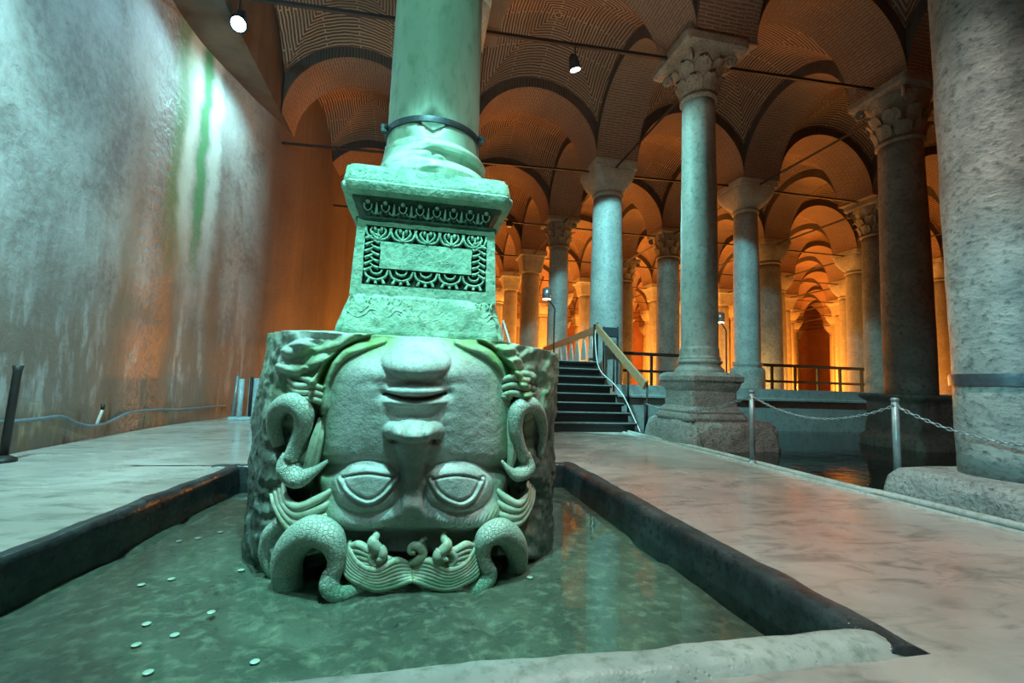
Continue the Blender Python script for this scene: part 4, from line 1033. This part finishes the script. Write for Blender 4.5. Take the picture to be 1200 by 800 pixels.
for t in (.2, .55, .8, 1): p = A2*(1-t)+B2*t; part('post', tube([(p[0], p[1], p[2]-1.0), p], .014, 6), M_white, hr2)
dr = thing('deck_railing', 'pale wooden deck railing with tapered white balusters at the stair top', 'railing', (4.2, 10.5, 1.44))
A3 = np.array([4.20, 10.50, 2.22]); B3 = at_y(637, 410, 15.0)
part('top_board', board(A3, B3, .05, .17), M_wood, dr, smooth=False)
part('kick_board', board(A3-(0, 0, .76), B3-(0, 0, .62), .03, .06), M_white, dr, smooth=False)
for k in range(9):
    p = A3+(B3-A3)*(k+.35)/9; h_ = .66
    V = []
    for zz_, w_ in ((-.07, .03), (-.12, .035), (-.5, .115), (-h_, .12)):
        for a, b in ((-1, -1), (1, -1), (1, 1), (-1, 1)): V.append((p[0]+b*.012, p[1]+a*w_*1.5, p[2]+zz_))
    Fc = [(i*4+q, i*4+(q+1) % 4, (i+1)*4+(q+1) % 4, (i+1)*4+q) for i in range(3) for q in range(4)]+[(3, 2, 1, 0), (12, 13, 14, 15)]
    part('baluster', (V, Fc), M_white, dr, smooth=False)
part('corner_post', bbox(4.16, 4.24, 10.38, 10.46, 1.2, 2.36, .01), M_iron, dr, smooth=False)
bxp = thing('switch_box', 'small blue-grey metal frame beside the top of the stair handrail', 'metal box', (4.75, 10.5, 1.4))
for a in (4.55, 4.92): part('leg', box(a-.02, a+.02, 10.7, 10.74, -.02, 2.36), M_steel, bxp, smooth=False)
part('box', bbox(4.55, 4.92, 10.66, 10.80, 2.10, 2.34, .01), M_steel, bxp, smooth=False)
cb = smooth_path([(4.20, 10.40, 2.25), (4.16, 10.3, 1.9), (4.10, 9.9, 1.28), (4.22, 9.4, .95), (4.28, 9.0, .68), (4.30, 8.6, .3), (4.32, 8.33, .01)], 8)
tag(mk('cable', *tube(cb, .013, 6), M_wcable), 'thin white cable running down the right edge of the stairs', 'cable')

# far railings
def far_rail(x0, x1, y, z1, label, n):
    r = thing('walkway_railing', label, 'railing', ((x0+x1)/2, y, 0))
    part('top_rail', bbox(x0, x1, y-.05, y+.05, z1-.10, z1, .01), M_iron, r, smooth=False)
    part('lower_rail', bbox(x0, x1, y-.03, y+.03, z1-.62, z1-.54, .01), M_iron, r, smooth=False)
    for k in range(n):
        x = x0+(x1-x0)*(k+.5)/n; part('post', box(x-.035, x+.035, y-.035, y+.035, 0, z1-.05), M_iron, r, smooth=False)
far_rail(10.2, 15.6, 13.2, 1.78, 'dark walkway railing before the yellow-lit far bays', 6)
far_rail(5.6, 8.8, 13.2, 1.95, 'dark walkway railing glimpsed left of the pedestal column', 3)

# ================================================================ LAMPS
def hanging(loc, tgt, label, glow, scl=1., top=6.7):
    r = thing('hanging_spotlight', label, 'spotlight', loc)
    L0 = np.array(loc); d = np.array(tgt, float)-L0; d /= np.linalg.norm(d)
    part('bracket', tube([L0+(0, 0, .02), (loc[0], loc[1], top)], .012*scl, 6), M_lampb, r)
    ax = [(-.20, .045), (-.19, .07), (-.10, .085), (0, .10), (.02, .105)]
    P = [L0+d*a*scl for a, _ in ax]; h_ = part('housing', tube(P, [b*scl for _, b in ax], 16, up=(.3, .2, 1)), M_lampb, r)
    part('lens', tube([L0+d*.021*scl, L0+d*.03*scl], [.085*scl]*2, 16, up=(.3, .2, 1)), glow, r)
    part('cable_box', bbox(loc[0]-.06, loc[0]+.06, loc[1]+.05, loc[1]+.14, loc[2]+.16, loc[2]+.30, .01), M_lampb, r, smooth=False)
hanging((LAMP1[0], LAMP1[1]+.03, LAMP1[2]+.02), (-1.2, 1.0, 1.5), 'hanging spotlight glowing white-blue high beside the left wall', M_glow, 1.3, 7.2)
hanging((LAMP2[0], LAMP2[1]+.15, LAMP2[2]), (2.9, 7.4, 4.6), 'small black hanging spotlight on the high front tie rod', M_glow2, 1., 6.68)
def pole_lamp(base, top, arm, label, side=-1, glow=M_warmglow):
    r = thing('pole_lamp', label, 'lamp', base)
    b = np.array(base, float); z = top
    P = smooth_path([b, (b[0], b[1], z-.3), (b[0], b[1], z), (b[0]+side*.10, b[1], z+.16), (b[0]+side*arm, b[1], z+.26)], 6)
    part('pole', tube(P, .022, 8), M_iron, r)
    c = np.array([b[0]+side*(arm+.02), b[1], z+.26])
    part('shade', tube([c+(0, 0, .34), c+(0, 0, .30), c+(0, 0, .02)], [.05, .12, .13], 18, up=(1, 0, 0)), M_silver, r)
    part('bulb', tube([c+(0, 0, .015), c+(0, 0, -.005)], [.11, .11], 18, up=(1, 0, 0)), glow, r)
q = at_y(649, 400, 12.4); pole_lamp((q[0], 12.4, 1.44), at_y(649, 362, 12.4)[2], .22, 'slim pole lamp with silver downlight shade above the deck railing')
q = at_y(851, 400, 12.9); pole_lamp((q[0], 12.9, -.02), at_y(851, 388, 12.9)[2], .18, 'small black pole lamp just right of the pedestal column')
for (uu, vv, lab, yy) in ((597, 262, 'small black lamp box fixed to a rod right of the green pedestal', 15.9), (822, 284, 'small round black lamp hung beside the slim grey column', 15.9)):
    c = at_y(uu, vv, yy); r = thing('rod_lamp', lab, 'lamp', tuple(c))
    part('housing', bbox(c[0]-.11, c[0]+.11, c[1]-.1, c[1]+.1, c[2]-.12, c[2]+.10, .03), M_lampb, r, smooth=False)
    part('bracket', tube([c, (c[0], c[1], 6.68)], .015, 6), M_lampb, r)

# ================================================================ CHAIN BARRIER
def post(x, y, h, label, r=.03, mat=None):
    p = thing('barrier_post', label, 'post', (x, y, 0))
    part('tube', lathe([(r, .0), (r, h-.03)], 16, x, y), mat or M_post, p)
    part('cap', lathe([(r+.004, h-.035), (r+.005, h-.01), (r*.6, h)], 16, x, y), mat or M_post, p)
    part('foot_plate', lathe([(r*2.6, 0), (r*2.4, .012), (r*1.3, .03), (r, .05)], 16, x, y, .004), mat or M_post, p)
    part('hook', tube([(x-.05, y-.0, h-.07), (x, y-.02, h-.09), (x+.05, y, h-.07)], .007, 6), M_steel, p)
A_ = at_z(882, 543, 0); B_ = at_z(1053, 575, 0)
post(A_[0], A_[1], .90, 'blue-grey barrier post nearest the pedestal column')
post(B_[0], B_[1], .875, 'mottled barrier post in front of the big stone block')
post(4.36, 8.22, .62, 'short dark post at the foot of the stair handrail', .022, M_iron)
def chain(p0, p1, sag, label, r=.006, n=46):
    root = thing('chain', label, 'chain', tuple(p0)); g = G(); p0 = np.array(p0, float); p1 = np.array(p1, float)
    d = (p1-p0)/n
    for k in range(n):
        t = (k+.5)/n; c = p0*(1-t)+p1*t; c[2] -= sag*4*t*(1-t)
        tan = (p1-p0).copy(); tan[2] -= sag*4*(1-2*t); Ld = np.linalg.norm(tan)/n; tan /= np.linalg.norm(tan)
        s_ = np.cross(tan, (0, 0, 1)); s_ /= np.linalg.norm(s_); up_ = np.cross(s_, tan); nn = s_ if k % 2 else up_
        pts = [c+tan*math.cos(a)*Ld*.62+nn*math.sin(a)*Ld*.30 for a in np.linspace(0, 2*pi, 9)]
        g.add(tube(pts, r, 5, caps=False, up=np.cross(tan, nn)))
    part('links', g.get(), M_post, root, kind='stuff')
hookA = (A_[0], A_[1], .83); hookB = (B_[0], B_[1], .80)
chain(hookA, hookB, .20, 'sagging chain strung between the two barrier posts')
chain(hookA, (4.36, 8.22, .58), .17, 'thin chain passing in front of the moulded pedestal to the stairs', .005, 60)
chain(hookB, (4.62, 1.7, .82), .26, 'chain running from the mottled post across the big column', .006, 46)

# ================================================================ LEFT WALL FITTINGS
pts = [(-3.95, 4.0, .45), (-4.02, 5.7, .44), (-4.02, 6.5, .52), (-4.0, 6.9, .42), (-4.02, 7.4, .33), (-4.0, 7.8, .36), (-4.0, 8.3, .52), (-3.98, 8.9, .55), (-3.75, 9.5, .48), (-3.60, 10.0, .44)]
def wallpt(uu, vv):
    # march to the curved left wall
    d = ray(uu, vv); t = 2.
    while t < 30:
        p = CAM+d*t
        if p[0] < wall_x(p[1])+.03: return p
        t += .01
    return p
cp = [wallpt(a, b)+(.03, 0, 0) for a, b in ((-30, 493), (5, 494), (40, 491), (68, 488), (85, 495), (105, 499), (130, 492), (150, 483), (180, 480), (215, 479), (262, 475))]
tag(mk('cable', *tube(smooth_path(cp, 8), .022, 8), M_cable), 'thick grey-blue cable sagging along the foot of the left wall', 'cable')
p = wallpt(112, 487); hk = thing('wall_hook', 'small white wall hook above the cable on the left wall', 'hook', tuple(p))
part('arm', tube(smooth_path([p+(.02, 0, -.12), p+(.05, 0, 0), p+(.06, .02, .08)], 4), .018, 6), M_white, hk)
part('knob', tube([p+(.06, .02, .08), p+(.06, .02, .15)], .022, 8), M_iron, hk)
bp = thing('info_board', 'pale blue board leaning between dark posts at the foot of the left wall', 'board', (-3.3, 10.1, 0))
part('board', bbox(-3.26, -2.70, 10.2, 10.24, .04, .82, .008), M_panel, bp, smooth=False)
part('post', tube([(-3.20, 10.15, 0), (-3.20, 10.15, .84)], .03, 10), M_iron, bp)
part('post', tube([(-3.48, 10.1, 0), (-3.44, 10.1, .86)], .035, 10), M_post, bp)
part('post', tube([(-3.33, 10.0, 0), (-3.33, 10.0, .80)], .05, 10), M_panel, bp)
part('foot', bbox(-3.52, -3.12, 9.95, 10.2, 0, .06, .01), M_panel, bp, smooth=False)
bq = at_z(3, 541, 0); dp = thing('dark_pole', 'black pole on a lumpy foot cut by the frame beside the left wall', 'pole', tuple(bq))
part('shaft', tube([bq, bq+(.03, 0, .86), bq+(.03, 0, .92)], [.035, .035, .045], 10), M_iron, dp)
part('foot', lathe([(.11, 0), (.10, .03), (.06, .05), (.03, .07)], 14, bq[0], bq[1], .02, 20), M_iron, dp)

# ================================================================ COINS
coin_px = [(248, 713), (205, 740), (172, 728), (160, 752), (174, 784), (299, 770), (258, 622), (232, 629), (210, 632), (166, 682), (201, 675), (283, 664), (621, 671), (768, 620)]
c0 = None
for k, (a, b) in enumerate(coin_px):
    p = at_z(a, b, WATER); p = CAM+(p-CAM)*1.05; p[2] = float(-.217+.02*vnoise(np.array([[p[0], p[1], 0]]), 1.6, 3, 4)[0])
    if not (PX0 < p[0] < PX1): continue
    if c0 is None:
        c0 = mk('coin', *lathe([(.017, 0), (.018, .001), (.017, .002)], 16), M_coin); o = c0
    else: o = c0.copy(); COL.objects.link(o)
    o.location = tuple(p); tag(o, 'pale coin lying on the green pool bed', 'coin', 'coins on the pool bed')
print('faces', sum(len(o.data.polygons) for o in COL.objects if o.type == 'MESH'), 'objects', len(COL.objects))
